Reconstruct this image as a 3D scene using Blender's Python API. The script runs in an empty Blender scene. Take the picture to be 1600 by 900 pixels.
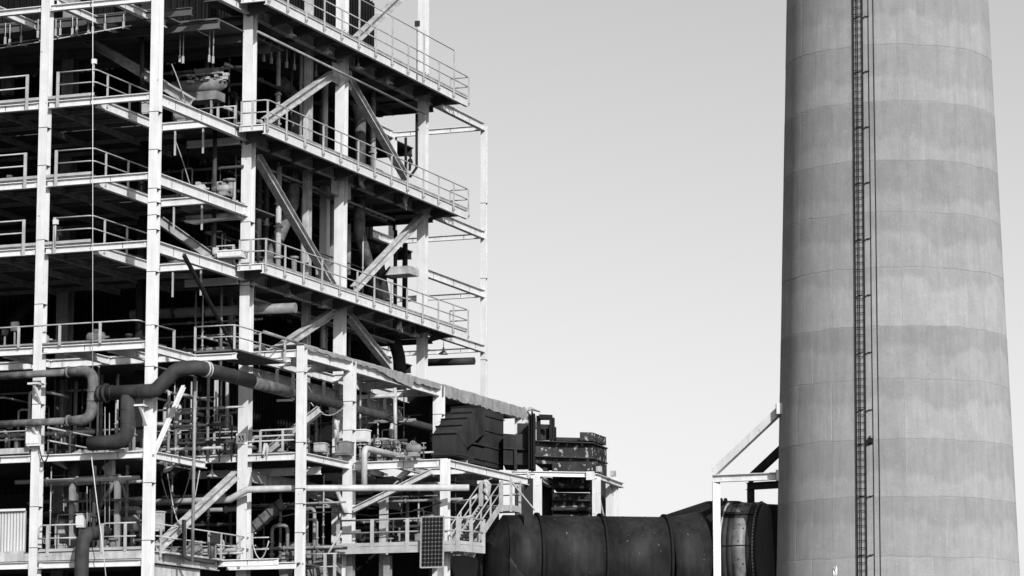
import bpy, math, random
from mathutils import Vector
random.seed(7)
S = bpy.context.scene
R = math.radians
# ------------------------------------------------------------------ camera
FPX, YH, YAW, CZ = 4880.0, 1195.0, R(21.5), 1.7
PITCH = math.atan((YH - 450) / FPX)
cam = bpy.data.cameras.new('camera'); cam.sensor_width = 36; cam.lens = 36 * FPX / 1600
cam.clip_start = 1; cam.clip_end = 6000
cam_o = bpy.data.objects.new('camera', cam); S.collection.objects.link(cam_o)
cam_o.location = (0, 0, CZ); cam_o.rotation_euler = (R(90) + PITCH, 0, YAW)
S.camera = cam_o
# ------------------------------------------------------------------ sky and sun (black-and-white photograph: neutral light)
SUN_EL = R(28.5); SUN_DIR = Vector((math.cos(R(48.5)), -math.sin(R(48.5)), 0))
w = bpy.data.worlds.new('World'); S.world = w; w.use_nodes = True
nt = w.node_tree; nt.nodes.clear()
sky = nt.nodes.new('ShaderNodeTexSky'); sky.sky_type = 'NISHITA'; sky.sun_disc = False
sky.sun_elevation = SUN_EL; sky.sun_rotation = math.atan2(SUN_DIR.x, SUN_DIR.y)
sky.air_density = 1.0; sky.dust_density = 1.6; sky.ozone_density = 1.0
bw = nt.nodes.new('ShaderNodeRGBToBW'); bg = nt.nodes.new('ShaderNodeBackground'); wo = nt.nodes.new('ShaderNodeOutputWorld')
bg.inputs['Strength'].default_value = 0.13
nt.links.new(sky.outputs[0], bw.inputs[0]); nt.links.new(bw.outputs[0], bg.inputs[0]); nt.links.new(bg.outputs[0], wo.inputs[0])
sun = bpy.data.lights.new('sun', 'SUN'); sun.energy = 5.0; sun.angle = R(0.5); sun.color = (1, 1, 1)
sun_o = bpy.data.objects.new('sun', sun); S.collection.objects.link(sun_o)
d = Vector((SUN_DIR.x * math.cos(SUN_EL), SUN_DIR.y * math.cos(SUN_EL), math.sin(SUN_EL)))
sun_o.rotation_euler = d.to_track_quat('Z', 'Y').to_euler(); sun_o.location = d * 300
S.view_settings.view_transform = 'Standard'; S.view_settings.look = 'None'
S.view_settings.exposure = 0.27; S.view_settings.gamma = 1.0; S.view_settings.use_curve_mapping = False
S.cycles.max_bounces = 6; S.cycles.diffuse_bounces = 3

# ------------------------------------------------------------------ helpers
ZAX = Vector((0, 0, 1))
_fh = Vector((-math.sin(YAW), math.cos(YAW), 0)); _rt = Vector((math.cos(YAW), math.sin(YAW), 0))
_fw = _fh * math.cos(PITCH) + ZAX * math.sin(PITCH); _up = ZAX * math.cos(PITCH) - _fh * math.sin(PITCH)
def at(px, py, X=None, Y=None, Z=None, D=None):
    """a point of the photograph, measured on a known wall plane, as a place in the world"""
    r = _fw * FPX + _rt * (px - 800) - _up * (py - 450)
    if X is not None: t = X / r.x
    elif Y is not None: t = Y / r.y
    elif Z is not None: t = (Z - CZ) / r.z
    else: t = D / FPX
    return Vector((0, 0, CZ)) + r * t

# ---- materials
def mat(name, val, dark=None, rough=0.6, scale=1.5, streak=0.0, spots=0.0, spotval=0.08, bump=0.0, contrast=0.35, diffrough=0.0, objvar=0.0, metal=0.0, spec=0.3):
    m = bpy.data.materials.new(name); m.use_nodes = True
    n = m.node_tree.nodes; L = m.node_tree.links; b = n['Principled BSDF']
    b.inputs['Roughness'].default_value = rough; b.inputs['Metallic'].default_value = metal
    if 'Diffuse Roughness' in b.inputs: b.inputs['Diffuse Roughness'].default_value = diffrough
    b.inputs['Specular IOR Level'].default_value = spec if val > 0.15 else min(spec, 0.12)
    if dark is None: dark = val * 0.7
    g = n.new('ShaderNodeNewGeometry')
    def noise(sc, stretch=(1, 1, 1), det=5):
        mp = n.new('ShaderNodeMapping'); mp.inputs['Scale'].default_value = stretch
        L.new(g.outputs['Position'], mp.inputs[0])
        t = n.new('ShaderNodeTexNoise'); t.inputs['Scale'].default_value = sc; t.inputs['Detail'].default_value = det
        L.new(mp.outputs[0], t.inputs[0]); return t.outputs[0]
    def ramp(src, a, c, lo, hi):
        r = n.new('ShaderNodeMapRange'); r.inputs[1].default_value = a; r.inputs[2].default_value = c
        r.inputs[3].default_value = lo; r.inputs[4].default_value = hi; L.new(src, r.inputs[0]); return r.outputs[0]
    def op(o, a, c):
        k = n.new('ShaderNodeMath'); k.operation = o
        for i, s in enumerate((a, c)):
            if isinstance(s, (int, float)): k.inputs[i].default_value = s
            else: L.new(s, k.inputs[i])
        return k.outputs[0]
    v = ramp(noise(scale), 0.5 - contrast / 2, 0.5 + contrast / 2, dark, val)
    if streak:
        v = op('MULTIPLY', v, ramp(noise(3.0, (1.6, 1.6, 0.12)), 0.35, 0.75, 1.0, 1.0 - streak))
    if spots:
        k = ramp(noise(4.0, det=8), 0.735 - spots * 0.2, 0.765 - spots * 0.2, 0, 1)
        mx = n.new('ShaderNodeMix'); mx.data_type = 'FLOAT'
        L.new(k, mx.inputs[0]); L.new(v, mx.inputs[2]); mx.inputs[3].default_value = spotval; v = mx.outputs[0]
    if objvar:
        oi = n.new('ShaderNodeObjectInfo'); v = op('MULTIPLY', v, ramp(oi.outputs['Random'], 0, 1, 1 - objvar, 1 + objvar))
    cc = n.new('ShaderNodeCombineColor')
    for i in range(3): L.new(v, cc.inputs[i])
    L.new(cc.outputs[0], b.inputs['Base Color'])
    if bump:
        bp = n.new('ShaderNodeBump'); bp.inputs['Strength'].default_value = 0.6; bp.inputs['Distance'].default_value = bump
        L.new(noise(scale * 6), bp.inputs['Height']); L.new(bp.outputs[0], b.inputs['Normal'])
    return m
M = dict(
    white=mat('white_paint', 0.565, 0.49, 0.6, 1.6, streak=0.16, spots=0.2, spotval=0.25, objvar=0.05),
    offwhite=mat('dirty_white_paint', 0.46, 0.28, 0.6, 1.8, streak=0.4, spots=0.5, spotval=0.25, objvar=0.08),
    rail=mat('light_grey_rail_paint', 0.34, 0.24, 0.5, 2.0, spots=0.2, spotval=0.25),
    grey=mat('grey_paint', 0.26, 0.16, 0.6, 1.6, streak=0.3, spots=0.25, spotval=0.12, objvar=0.1),
    galv=mat('galvanised_steel', 0.33, 0.22, 0.45, 3.0, streak=0.15),
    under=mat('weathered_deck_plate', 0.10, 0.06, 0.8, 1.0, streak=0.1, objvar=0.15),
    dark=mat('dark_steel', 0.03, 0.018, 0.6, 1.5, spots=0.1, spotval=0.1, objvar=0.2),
    black=mat('black_steel', 0.012, 0.007, 0.75, 1.2),
    casing=mat('boiler_casing', 0.011, 0.005, 0.85, 0.7, streak=0.4),  # gloom of the interior is put into this near-black colour
    lagged=mat('weathered_pipe_lagging', 0.15, 0.06, 0.8, 3.0, streak=0.3, spots=0.5, spotval=0.06, bump=0.02),
    pipe_dark=mat('dark_pipe_paint', 0.046, 0.026, 0.65, 2.0, streak=0.2, spots=0.06, spotval=0.2),
    pipe_grey=mat('grey_pipe', 0.2, 0.1, 0.6, 2.0, streak=0.2, spots=0.3, spotval=0.1, bump=0.01),
    pipe_light=mat('pale_pipe_paint', 0.42, 0.30, 0.5, 1.5, streak=0.2, spots=0.15, spotval=0.25),
    duct=mat('charcoal_duct_paint', 0.025, 0.013, 0.6, 0.9, streak=0.5, spots=0.15, spotval=0.12, bump=0.02),
    ductblack=mat('black_duct_plate', 0.036, 0.018, 0.75, 0.8, streak=0.3, objvar=0.1),
    flaking=mat('flaking_rusty_plate', 0.036, 0.014, 0.8, 0.9, streak=0.2, spots=0.75, spotval=0.22, bump=0.01),
    joint=mat('expansion_joint_fabric', 0.042, 0.022, 0.6, 1.2, streak=0.4, bump=0.01),
    jointband=mat('expansion_joint_steel', 0.22, 0.07, 0.45, 1.4, streak=0.3, spots=0.25, spotval=0.1),
    membrane=mat('grey_roof_membrane', 0.28, 0.18, 0.85, 2.5, streak=0.2, bump=0.02),
    ground=mat('gravel_ground', 0.08, 0.05, 0.95, 0.4),
    cladding=mat('pale_corrugated_sheet', 0.40, 0.33, 0.55, 1.0, streak=0.25),
    cells=mat('solar_cells', 0.012, 0.009, 0.2, 1.0), lines=mat('cell_busbars', 0.16, 0.14, 0.5),
    signw=mat('sign_white', 0.8, 0.75, 0.5), signb=mat('sign_black', 0.02, 0.02, 0.5),
    wire=mat('pale_rope', 0.5, 0.4, 0.8), glass=mat('lamp_glass', 0.7, 0.6, 0.2),
)

# ---- mesh builder
class MB:
    def __init__(s): s.v = []; s.f = []; s.s = []
    def add(s, vs, fs, smooth=False):
        b = len(s.v); s.v += [Vector(p) for p in vs]
        for f in fs: s.f.append([b + i for i in f]); s.s.append(smooth)
        return s
    def box(s, x0, x1, y0, y1, z0, z1):
        v = [(x, y, z) for z in (z0, z1) for y in (y0, y1) for x in (x0, x1)]
        return s.add(v, [(0, 2, 3, 1), (4, 5, 7, 6), (0, 1, 5, 4), (2, 6, 7, 3), (0, 4, 6, 2), (1, 3, 7, 5)])
    def bar(s, p, q, wd, h, up=ZAX, c=(0, 0)):
        p, q = Vector(p), Vector(q); d = (q - p).normalized(); sd = d.cross(Vector(up))
        if sd.length < 1e-4: sd = d.cross(Vector((0, 1, 0)))
        sd.normalize(); u = sd.cross(d).normalized()
        o = sd * c[0] + u * c[1]; v = []
        for e in (p, q):
            for a, b in ((-1, -1), (1, -1), (1, 1), (-1, 1)): v.append(e + o + sd * (a * wd / 2) + u * (b * h / 2))
        return s.add(v, [(3, 2, 1, 0), (4, 5, 6, 7), (0, 1, 5, 4), (1, 2, 6, 5), (2, 3, 7, 6), (3, 0, 4, 7)])
    def ibeam(s, p, q, dep, wd, up=ZAX, tf=0.035, tw=0.03):
        s.bar(p, q, wd, tf, up, (0, dep / 2 - tf / 2)); s.bar(p, q, wd, tf, up, (0, -dep / 2 + tf / 2))
        return s.bar(p, q, tw, dep - 2 * tf, up)
    def tube(s, pts, r, n=12, cap=True):
        pts = [Vector(p) for p in pts]; m = len(pts); rs = r if isinstance(r, (list, tuple)) else [r] * m
        tan = []
        for i in range(m):
            a = (pts[i] - pts[i - 1]).normalized() if i else None
            b = (pts[i + 1] - pts[i]).normalized() if i < m - 1 else None
            tan.append((a + b).normalized() if a and b and (a + b).length > 1e-5 else (a or b))
        u = tan[0].cross(ZAX)
        if u.length < 1e-3: u = tan[0].cross(Vector((1, 0, 0)))
        u.normalize(); V = []
        for i in range(m):
            u = (u - tan[i] * u.dot(tan[i])).normalized(); w_ = tan[i].cross(u)
            k = 1.0
            if 0 < i < m - 1:
                cs = max(0.5, (pts[i] - pts[i - 1]).normalized().dot(tan[i])); k = 1 / cs
            for j in range(n):
                a = 2 * math.pi * j / n
                o = u * math.cos(a) + w_ * math.sin(a)
                V.append(pts[i] + o * rs[i])
        F = [(i * n + j, i * n + (j + 1) % n, (i + 1) * n + (j + 1) % n, (i + 1) * n + j) for i in range(m - 1) for j in range(n)]
        b = len(s.v); s.add(V, F, True)
        if cap:
            s.f.append([b + j for j in range(n)][::-1]); s.s.append(False)
            s.f.append([b + (m - 1) * n + j for j in range(n)]); s.s.append(False)
        return s
    def lathe(s, c, prof, n=14, ax=ZAX, smooth=True):
        """prof: list of (radius, distance along axis)"""
        ax = Vector(ax).normalized(); u = ax.cross(Vector((0, 1, 0)))
        if u.length < 1e-3: u = ax.cross(Vector((1, 0, 0)))
        u.normalize(); w_ = ax.cross(u); V = []
        for r, h in prof:
            for j in range(n):
                a = 2 * math.pi * j / n; V.append(Vector(c) + ax * h + (u * math.cos(a) + w_ * math.sin(a)) * r)
        F = [(i * n + j, i * n + (j + 1) % n, (i + 1) * n + (j + 1) % n, (i + 1) * n + j) for i in range(len(prof) - 1) for j in range(n)]
        return s.add(V, F, smooth)
    def prism(s, poly, ext):
        n = len(poly); e = Vector(ext); v = [Vector(p) for p in poly] + [Vector(p) + e for p in poly]
        return s.add(v, [tuple(range(n))[::-1], tuple(range(n, 2 * n))] + [(i, (i + 1) % n, n + (i + 1) % n, n + i) for i in range(n)])
    def mesh(s, name, m, off=Vector()):
        me = bpy.data.meshes.new(name)
        me.from_pydata([tuple(p - off) for p in s.v], [], s.f)
        me.polygons.foreach_set('use_smooth', s.s); me.materials.append(M[m] if isinstance(m, str) else m)
        return me
    def part(s, name, m, parent):
        off = OFF[parent]; o = bpy.data.objects.new(name, s.mesh(name, m, off)); S.collection.objects.link(o)
        o.parent = parent; OFF[o] = off; return o
    def thing(s, name, m, label, cat, group=None, kind=None):
        c = Vector((sum(p.x for p in s.v) / len(s.v), sum(p.y for p in s.v) / len(s.v), min(p.z for p in s.v)))
        o = bpy.data.objects.new(name, s.mesh(name, m, c)); S.collection.objects.link(o); o.location = c; OFF[o] = c
        if kind != 'structure': o['label'] = label; o['category'] = cat
        if group: o['group'] = group
        if kind: o['kind'] = kind
        return o
OFF = {}
def thing(name, label, cat, loc, group=None):
    o = bpy.data.objects.new(name, None); S.collection.objects.link(o); o.location = loc; o.empty_display_size = 0.3
    o['label'] = label; o['category'] = cat
    if group: o['group'] = group
    OFF[o] = Vector(loc); return o
def inst(me, name, loc, parent, rot=None):
    o = bpy.data.objects.new(name, me); S.collection.objects.link(o); o.parent = parent
    o.location = Vector(loc) - OFF[parent]; OFF[o] = Vector(loc)
    if rot: o.rotation_euler = rot
    return o
def fillet(pts, rad, seg=5):
    pts = [Vector(p) for p in pts]; out = [pts[0]]
    for i in range(1, len(pts) - 1):
        a = (pts[i - 1] - pts[i]); b = (pts[i + 1] - pts[i]); la, lb = a.length, b.length; a.normalize(); b.normalize()
        ang = a.angle(b)
        if ang > 3.05: out.append(pts[i]); continue
        t = min(rad / math.tan(ang / 2), la * 0.49, lb * 0.49); p0 = pts[i] + a * t; p1 = pts[i] + b * t
        for k in range(seg + 1):
            q = k / seg; out.append(p0 * (1 - q) ** 2 + pts[i] * 2 * q * (1 - q) + p1 * q * q)
    return out + [pts[-1]]
def V3(*a): return Vector(a)

# ------------------------------------------------------------------ grid of the place (metres)
XB, YB = -62.12, 116.16          # corner column
XA_ = -67.52                     # next column of the front
YC, YD, YE, YF = 125.1, 135.15, 145.2, 153.6
XA = -59.34                      # annex side plane
YG2, YH_, YJ = 130.26, 140.84, 151.74
XI = -54.56
Z0, Z1, Z2, Z3, Z4, Z5, Z6 = 34.42, 30.13, 26.67, 23.73, 19.42, 14.76, 10.62
ZR = 20.15                       # annex roof
ZL = 15.42                       # lower annex top
ZW = 11.45                       # low walkway

# ------------------------------------------------------------------ ground
MB().add([(-3000, -3000, 0), (3000, -3000, 0), (3000, 3000, 0), (-3000, 3000, 0)], [(0, 1, 2, 3)]).thing('ground', 'ground', '', '', kind='structure')

# ------------------------------------------------------------------ chimney
CD = 152.0
_c = at(1394.3, 450, D=CD); CX, CY = _c.x, _c.y; CH = math.hypot(CX, CY)
CDIR = V3(CX, CY, 0).normalized(); CRT = V3(CDIR.y, -CDIR.x, 0)
def ch_r(z):
    dep = CH * math.cos(PITCH) + (z - CZ) * math.sin(PITCH)
    # half width seen in the photograph at the picture rows where z falls
    py = 450 - FPX * ((z - CZ) * math.cos(PITCH) - CH * math.sin(PITCH)) / dep
    return (155 + (187.5 - 155) * py / 900) * dep / FPX * 0.9985
def ch_z(py):
    z = 20.0
    for _ in range(6):
        h = CH - ch_r(z); r = _fw * FPX + _rt * 594 - _up * (py - 450)
        z = CZ + r.z * h / math.hypot(r.x, r.y)
    return z
def ch_pt(ang, z, off=0.0):
    """ang: degrees to the right of the side that faces the camera"""
    a = R(ang); r = ch_r(z) + off
    return V3(CX, CY, z) + (-CDIR * math.cos(a) + CRT * math.sin(a)) * r
cm = mat('weathered_concrete', 0.252, 0.219, 0.95, 1.6, streak=0.14, bump=0.014, contrast=0.5, diffrough=0.45)
def concrete_stains(m):
    n = m.node_tree.nodes; L = m.node_tree.links; b = n['Principled BSDF']; src = b.inputs['Base Color'].links[0].from_socket
    tc = n.new('ShaderNodeTexCoord'); sp = n.new('ShaderNodeSeparateXYZ'); L.new(tc.outputs['Generated'], sp.inputs[0])
    g = n.new('ShaderNodeNewGeometry'); nz = n.new('ShaderNodeTexNoise'); nz.inputs['Scale'].default_value = 0.42; nz.inputs['Detail'].default_value = 9; nz.inputs['Roughness'].default_value = 0.6
    L.new(g.outputs['Position'], nz.inputs[0])
    oi = n.new('ShaderNodeObjectInfo')
    def mth(o, a, c):
        k = n.new('ShaderNodeMath'); k.operation = o
        for i, s in enumerate((a, c)):
            if isinstance(s, (int, float)): k.inputs[i].default_value = s
            else: L.new(s, k.inputs[i])
        return k.outputs[0]
    def mr(s, a, c, lo, hi):
        r = n.new('ShaderNodeMapRange'); r.inputs[1].default_value = a; r.inputs[2].default_value = c; r.inputs[3].default_value = lo; r.inputs[4].default_value = hi
        L.new(s, r.inputs[0]); return r.outputs[0]
    # every lift was poured from its own batch (object colour) and has a damp band whose edge steps from form panel to form panel
    mp0 = n.new('ShaderNodeMapping'); mp0.inputs['Scale'].default_value = (1, 1, 0.06); L.new(g.outputs['Position'], mp0.inputs[0]); L.new(mp0.outputs[0], nz.inputs[0])
    lev = mth('ADD', mr(nz.outputs[0], 0.3, 0.7, -0.2, 0.2), mr(oi.outputs['Random'], 0, 1, 0.3, 1.05))
    k1 = mth('SUBTRACT', sp.outputs[2], lev)
    sc_ = n.new('ShaderNodeSeparateColor'); L.new(oi.outputs['Color'], sc_.inputs[0])
    band = mth('MULTIPLY', mr(k1, -0.04, 0.06, 1.04, 0.90), sc_.outputs[0])
    low = mth('MULTIPLY', mr(sp.outputs[2], 0.0, 0.05, 0.93, 1.0), mr(sp.outputs[2], 0.93, 1.0, 1.0, 1.07))
    mp = n.new('ShaderNodeMapping'); mp.inputs['Scale'].default_value = (1.6, 1.6, 0.07); L.new(g.outputs['Position'], mp.inputs[0])
    n2 = n.new('ShaderNodeTexNoise'); n2.inputs['Scale'].default_value = 2.6; n2.inputs['Detail'].default_value = 8; n2.inputs['Roughness'].default_value = 0.7; L.new(mp.outputs[0], n2.inputs[0])
    lime = mth('MULTIPLY', mr(n2.outputs[0], 0.62, 0.8, 1.0, 1.3), mr(n2.outputs[0], 0.25, 0.42, 0.84, 1.0))
    n3 = n.new('ShaderNodeTexNoise'); n3.inputs['Scale'].default_value = 1.3; n3.inputs['Detail'].default_value = 9; n3.inputs['Roughness'].default_value = 0.72; L.new(g.outputs['Position'], n3.inputs[0])
    at_ = n.new('ShaderNodeAttribute'); at_.attribute_name = 'panel_tone'
    blot = mth('MULTIPLY', mr(n3.outputs[0], 0.34, 0.66, 0.94, 1.06), at_.outputs['Fac'])
    n4 = n.new('ShaderNodeTexNoise'); n4.inputs['Scale'].default_value = 11; n4.inputs['Detail'].default_value = 4; L.new(g.outputs['Position'], n4.inputs[0])
    fine = mth('MULTIPLY', mr(n4.outputs[0], 0.3, 0.7, 0.94, 1.06), mr(n4.outputs[0], 0.70, 0.74, 1.0, 1.35))
    k = mth('MULTIPLY', mth('MULTIPLY', mth('MULTIPLY', band, low), mth('MULTIPLY', lime, blot)), fine)
    mx = n.new('ShaderNodeVectorMath'); mx.operation = 'SCALE'; L.new(src, mx.inputs[0]); L.new(k, mx.inputs['Scale']); L.new(mx.outputs[0], b.inputs['Base Color'])
concrete_stains(cm); M['concrete'] = cm
chim = thing('concrete_chimney', 'huge tapering concrete chimney with stacked grey casting rings, at the right', 'chimney', (CX, CY, 0))
ring_y = [1085, 977, 870, 776, 686, 592, 509, 417.5, 331, 250, 157.5, 69, -20, -108, -196]
zs = [0, 3.2] + [ch_z(y) for y in ring_y]
while zs[-1] < 66: zs.append(zs[-1] + 2.62)
NP = 30
tone = {977: 1.02, 870: 1.0, 776: 1.03, 686: 1.04, 592: .95, 509: 1.08, 417.5: .98, 331: .93, 250: .96, 157.5: 1.03, 69: 1.0, -20: .98}
def zjit(i, a): return .022 * math.sin(R(a) * 7 + i * 2.1) + .016 * math.sin(R(a) * 17 + i * 5.3) + .012 * math.sin(R(a) * 41 + i)
for i in range(len(zs) - 1):
    za, zb = zs[i], zs[i + 1]; off = random.uniform(-0.006, 0.006); mb = MB(); angs = []
    for k in range(NP):
        a0 = (k + 0.37) * 360 / NP; dpt = random.uniform(.002, .016)
        angs += [(a0 - 0.3, 0), (a0, -dpt), (a0 + 0.3, random.uniform(-.003, .003))] + [(a0 + 360 / NP * q, 0) for q in (0.2, 0.4, 0.6, 0.8)]
    n = len(angs); V = []; F = []
    lev = [(0, 0.003, -0.006), (0, 0.02, 0.0), (1, -0.02, 0.0), (1, -0.003, -0.006)]
    for w_, dz, ro in lev:
        for a, g in angs: V.append(ch_pt(a, (zb + zjit(i + 1, a) if w_ else za + zjit(i, a)) + dz, off + ro + g))
    for l in range(3):
        for j in range(n): F.append((l * n + j, l * n + (j + 1) % n, (l + 1) * n + (j + 1) % n, (l + 1) * n + j))
    mb.add(V, F, False)
    o = mb.part('concrete_lift', 'concrete', chim)
    pt = [random.gauss(1, .028) for _ in range(NP)]; an = o.data.attributes.new('panel_tone', 'FLOAT', 'FACE')
    an.data.foreach_set('value', [pt[(f % n - 2) // 7 % NP] for f in range(len(F))])
    tv = tone.get(ring_y[i - 2] if 0 <= i - 2 < len(ring_y) else None, random.uniform(.93, 1.06)); o.color = (tv, tv, tv, 1)
MB().lathe((CX, CY, zs[-1] - 0.3), [(ch_r(zs[-1]) - 0.05, 0), (ch_r(zs[-1]) + 0.12, 0.1), (ch_r(zs[-1]) + 0.12, 0.6), (ch_r(zs[-1]) - 0.4, 0.6), (ch_r(zs[-1]) - 0.4, -3)], 60).part('rim', 'concrete', chim)
# painted mark low on the chimney
zc = ch_z(892); mk = MB()
def mark(a, z): return ch_pt(-29.8 + a * 1.3, zc + z * 1.1 + .06, 0.016)
for st in ([(-1.2, .02), (-.9, .17), (0, .1), (.9, .2), (1.2, .12), (1.2, -.1), (1.0, -.22), (.2, -.15), (-.6, -.22), (-1.1, -.12), (-1.2, .02)], [(-.4, .1), (.5, .05), (.4, -.08)], [(-.9, -.02), (-.5, -.14), (.3, -.1)]):
    mk.tube([mark(a * .55, z) for a, z in st], 0.022, 5)
mk.part('painted_mark', 'signw', chim)['label'] = 'small white painted squiggle low on the chimney'

# ladder with safety rail
def ch_ang(px, py):
    z = ch_z(py); r = ch_r(z); dep = CH * math.cos(PITCH) + (z - CZ) * math.sin(PITCH)
    axx = 800 + FPX * ((V3(CX, CY, z) - V3(0, 0, CZ)).dot(_rt)) / dep
    return math.degrees(math.asin((px - axx) / (r / dep * FPX)))
LA = ch_ang(1343, 450)
lad = thing('access_ladder', 'dark steel ladder with central safety rail running up the chimney', 'ladder', ch_pt(LA, 0.2, 0.3))
def lad_pt(lat, z, off=0.10):
    return ch_pt(LA, z, off) + (CRT * math.cos(R(LA)) + CDIR * math.sin(R(LA))) * lat
ZT = 62
for lat, nm, r_ in ((-0.22, 'side_rail', .031), (0.22, 'side_rail', .031), (-0.02, 'safety_rail', .028)):
    MB().tube([lad_pt(lat, z, 0.10 if nm == 'side_rail' else 0.13) for z in (0.3, 15, 30, 45, ZT)], r_, 6).part(nm, 'black', lad)
rung = MB().tube([-(CRT * 0.22), CRT * 0.22], 0.017, 6).mesh('rung', 'black')
z = 0.6
while z < ZT - 0.2:
    inst(rung, 'rung', lad_pt(0, z), lad, (0, 0, R(LA))); z += 0.345
zbr = [ch_z(y) for y in (960, 868, 776 - 0, 686 + 48 - 40, 641, 551, 461, 373, 285, 198, 111, 25, -62)]
for zz in [1.5, 4.2, 6.9] + zbr + [zbr[-1] + 2.65 * k for k in range(1, 9)]:
    for sgn in (-1, 1):
        b = MB(); p = lad_pt(sgn * 0.22, zz); q = lad_pt(sgn * 0.22 + 0.16, zz + 0.06, 0.02)
        b.bar(p - V3(0, 0, .06), q, 0.05, 0.05).bar(q - V3(0, 0, .05), q + CRT * 0.14, 0.05, 0.06).part('bracket', 'black', lad)
for px, lb in ((1359.5, 'left of the two thin cables running down the chimney beside the ladder'), (1367.5, 'right of the two thin cables running down the chimney beside the ladder')):
    a = ch_ang(px, 450); MB().tube([ch_pt(a + 0.06 * math.sin(z * .5), z, 0.045) for z in [0.2 + k * 3 for k in range(21)]], 0.016, 6).thing('chimney_cable', 'black', lb, 'cable')
p = ch_pt(ch_ang(1358, 687), ch_z(687), 0.12)
cb = MB().box(p.x - .1, p.x + .1, p.y - .08, p.y + .08, p.z - .14, p.z + .1); cb.tube([p + V3(0, 0, .1), p + V3(0, 0, .2)], 0.04, 6)
cb.thing('junction_box', 'black', 'tiny black box clipped to the cables on the chimney', 'junction box')

# steel bracket frame at the chimney
def bracket_frame(Dc_, De_, dxy, mt, label):
    P = lambda x, y, D: at(x + dxy[0], y + dxy[1], D=D)
    post = P(1119, 752, Dc_); f = thing('chimney_bracket', label, 'bracket frame', (post.x, post.y, 0))
    MB().ibeam(V3(post.x, post.y, 0), post, 0.34, 0.36, up=_fh).part('column', mt, f)
    h0 = P(1113.5, 748, Dc_); h1 = P(1217, 743, De_); h1.z = h0.z
    MB().ibeam(h0, h1, 0.36, 0.30).part('beam', mt, f)
    MB().bar(P(1116, 738, Dc_), P(1219, 641, De_), 0.3, 0.36).part('brace', mt, f)
    for y in (639, 743):
        q = P(1217.5, y, De_ - .3); MB().bar(q - V3(0, 0, .26), q + V3(0, 0, .26), .3, .5, up=_fh).part('wall_plate', mt, f)
    return f
bracket_frame(152.3, 150.9, (0, 0), 'white', 'pale steel bracket with diagonal brace bolted to the chimney side')
bracket_frame(158.6, 156.5, (54, 12), 'dark', 'dark steel bracket behind the pale one on the chimney')  # rear bracket drawn in plain dark steel

# ------------------------------------------------------------------ round flue duct to the chimney
dl = at(790, 875, D=152.0); dr_dir = (_rt * 0.988 + _fh * 0.156).normalized()
def on_duct(px):   # axis point that projects to column px
    best = dl.copy(); lo, hi = -5.0, 25.0
    for _ in range(40):
        m_ = (lo + hi) / 2; p = dl + dr_dir * m_; rel = p - V3(0, 0, CZ); x = 800 + FPX * rel.dot(_rt) / rel.dot(_fw)
        if x < px: lo = m_
        else: hi = m_
    return dl + dr_dir * lo
RD = 70 / FPX * 152.6
duct = thing('round_flue_duct', 'wide charcoal round flue duct with stiffener rings leading to the chimney', 'duct', (dl.x, dl.y, dl.z - RD))
cuts = [786, 838, 937, 1037]
for i in range(3):
    o = MB().tube([on_duct(cuts[i] + .5), on_duct(cuts[i + 1] - .5)], RD, 64).part('duct_section', 'duct', duct)
    for f_ in ((.36, .7) if i else (.5,)): MB().lathe(on_duct(cuts[i] + (cuts[i + 1] - cuts[i]) * f_), [(RD - .01, -.02), (RD + .008, -.012), (RD + .008, .012), (RD - .01, .02)], 64, dr_dir).part('weld_seam', 'duct', o)
e0 = on_duct(1037.5); e1 = on_duct(1098) + V3(0, 0, .26) + _fh * .35
MB().tube([e0, on_duct(1060) + V3(0, 0, .05) + _fh * .05, e1], [RD, RD, RD * 1.02], 64).part('duct_section', 'duct', duct)
for px in (838, 937, 1037):
    p = on_duct(px); MB().lathe(p, [(RD - .02, -.06), (RD + .14, -.06), (RD + .14, .06), (RD - .02, .06)], 64, dr_dir).part('stiffener_ring', 'black', duct)
# mitred elbow at the left end turning down
a0 = on_duct(786); el = thing('mitred_elbow', 'charcoal mitred elbow turning down at the left end of the round duct', 'duct elbow', (a0.x, a0.y, 0))
el_pts = [a0, a0 - dr_dir * 0.9 - V3(0, 0, 0.35), a0 - dr_dir * 1.25 - V3(0, 0, 1.6), V3(a0.x - dr_dir.x * 1.25, a0.y - dr_dir.y * 1.25, 0.0)]
k = MB(); 
def ringpts(c, nrm, r, n=64):
    nrm = nrm.normalized(); u = nrm.cross(_fh).normalized(); w_ = nrm.cross(u); return [c + (u * math.cos(2 * math.pi * j / n) + w_ * math.sin(2 * math.pi * j / n)) * r for j in range(n)]
rings = [ringpts(a0 - dr_dir * .012, -dr_dir, RD), ringpts(a0 + dr_dir * .55 - V3(0, 0, .75), -dr_dir - V3(0, 0, .9), RD * 1.01), ringpts(a0 + dr_dir * 1.15 - V3(0, 0, 2.3), -dr_dir * .05 - V3(0, 0, 1), RD), ringpts(V3(a0.x, a0.y, 0.1) + dr_dir * 1.15, -ZAX, RD)]
for q in range(3):
    mm = MB(); mm.add(rings[q] + [p - V3(0, 0, .008) for p in rings[q + 1]], [(j, (j + 1) % 64, 64 + (j + 1) % 64, 64 + j) for j in range(64)], True); mm.part('elbow_section', 'duct', el)
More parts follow.
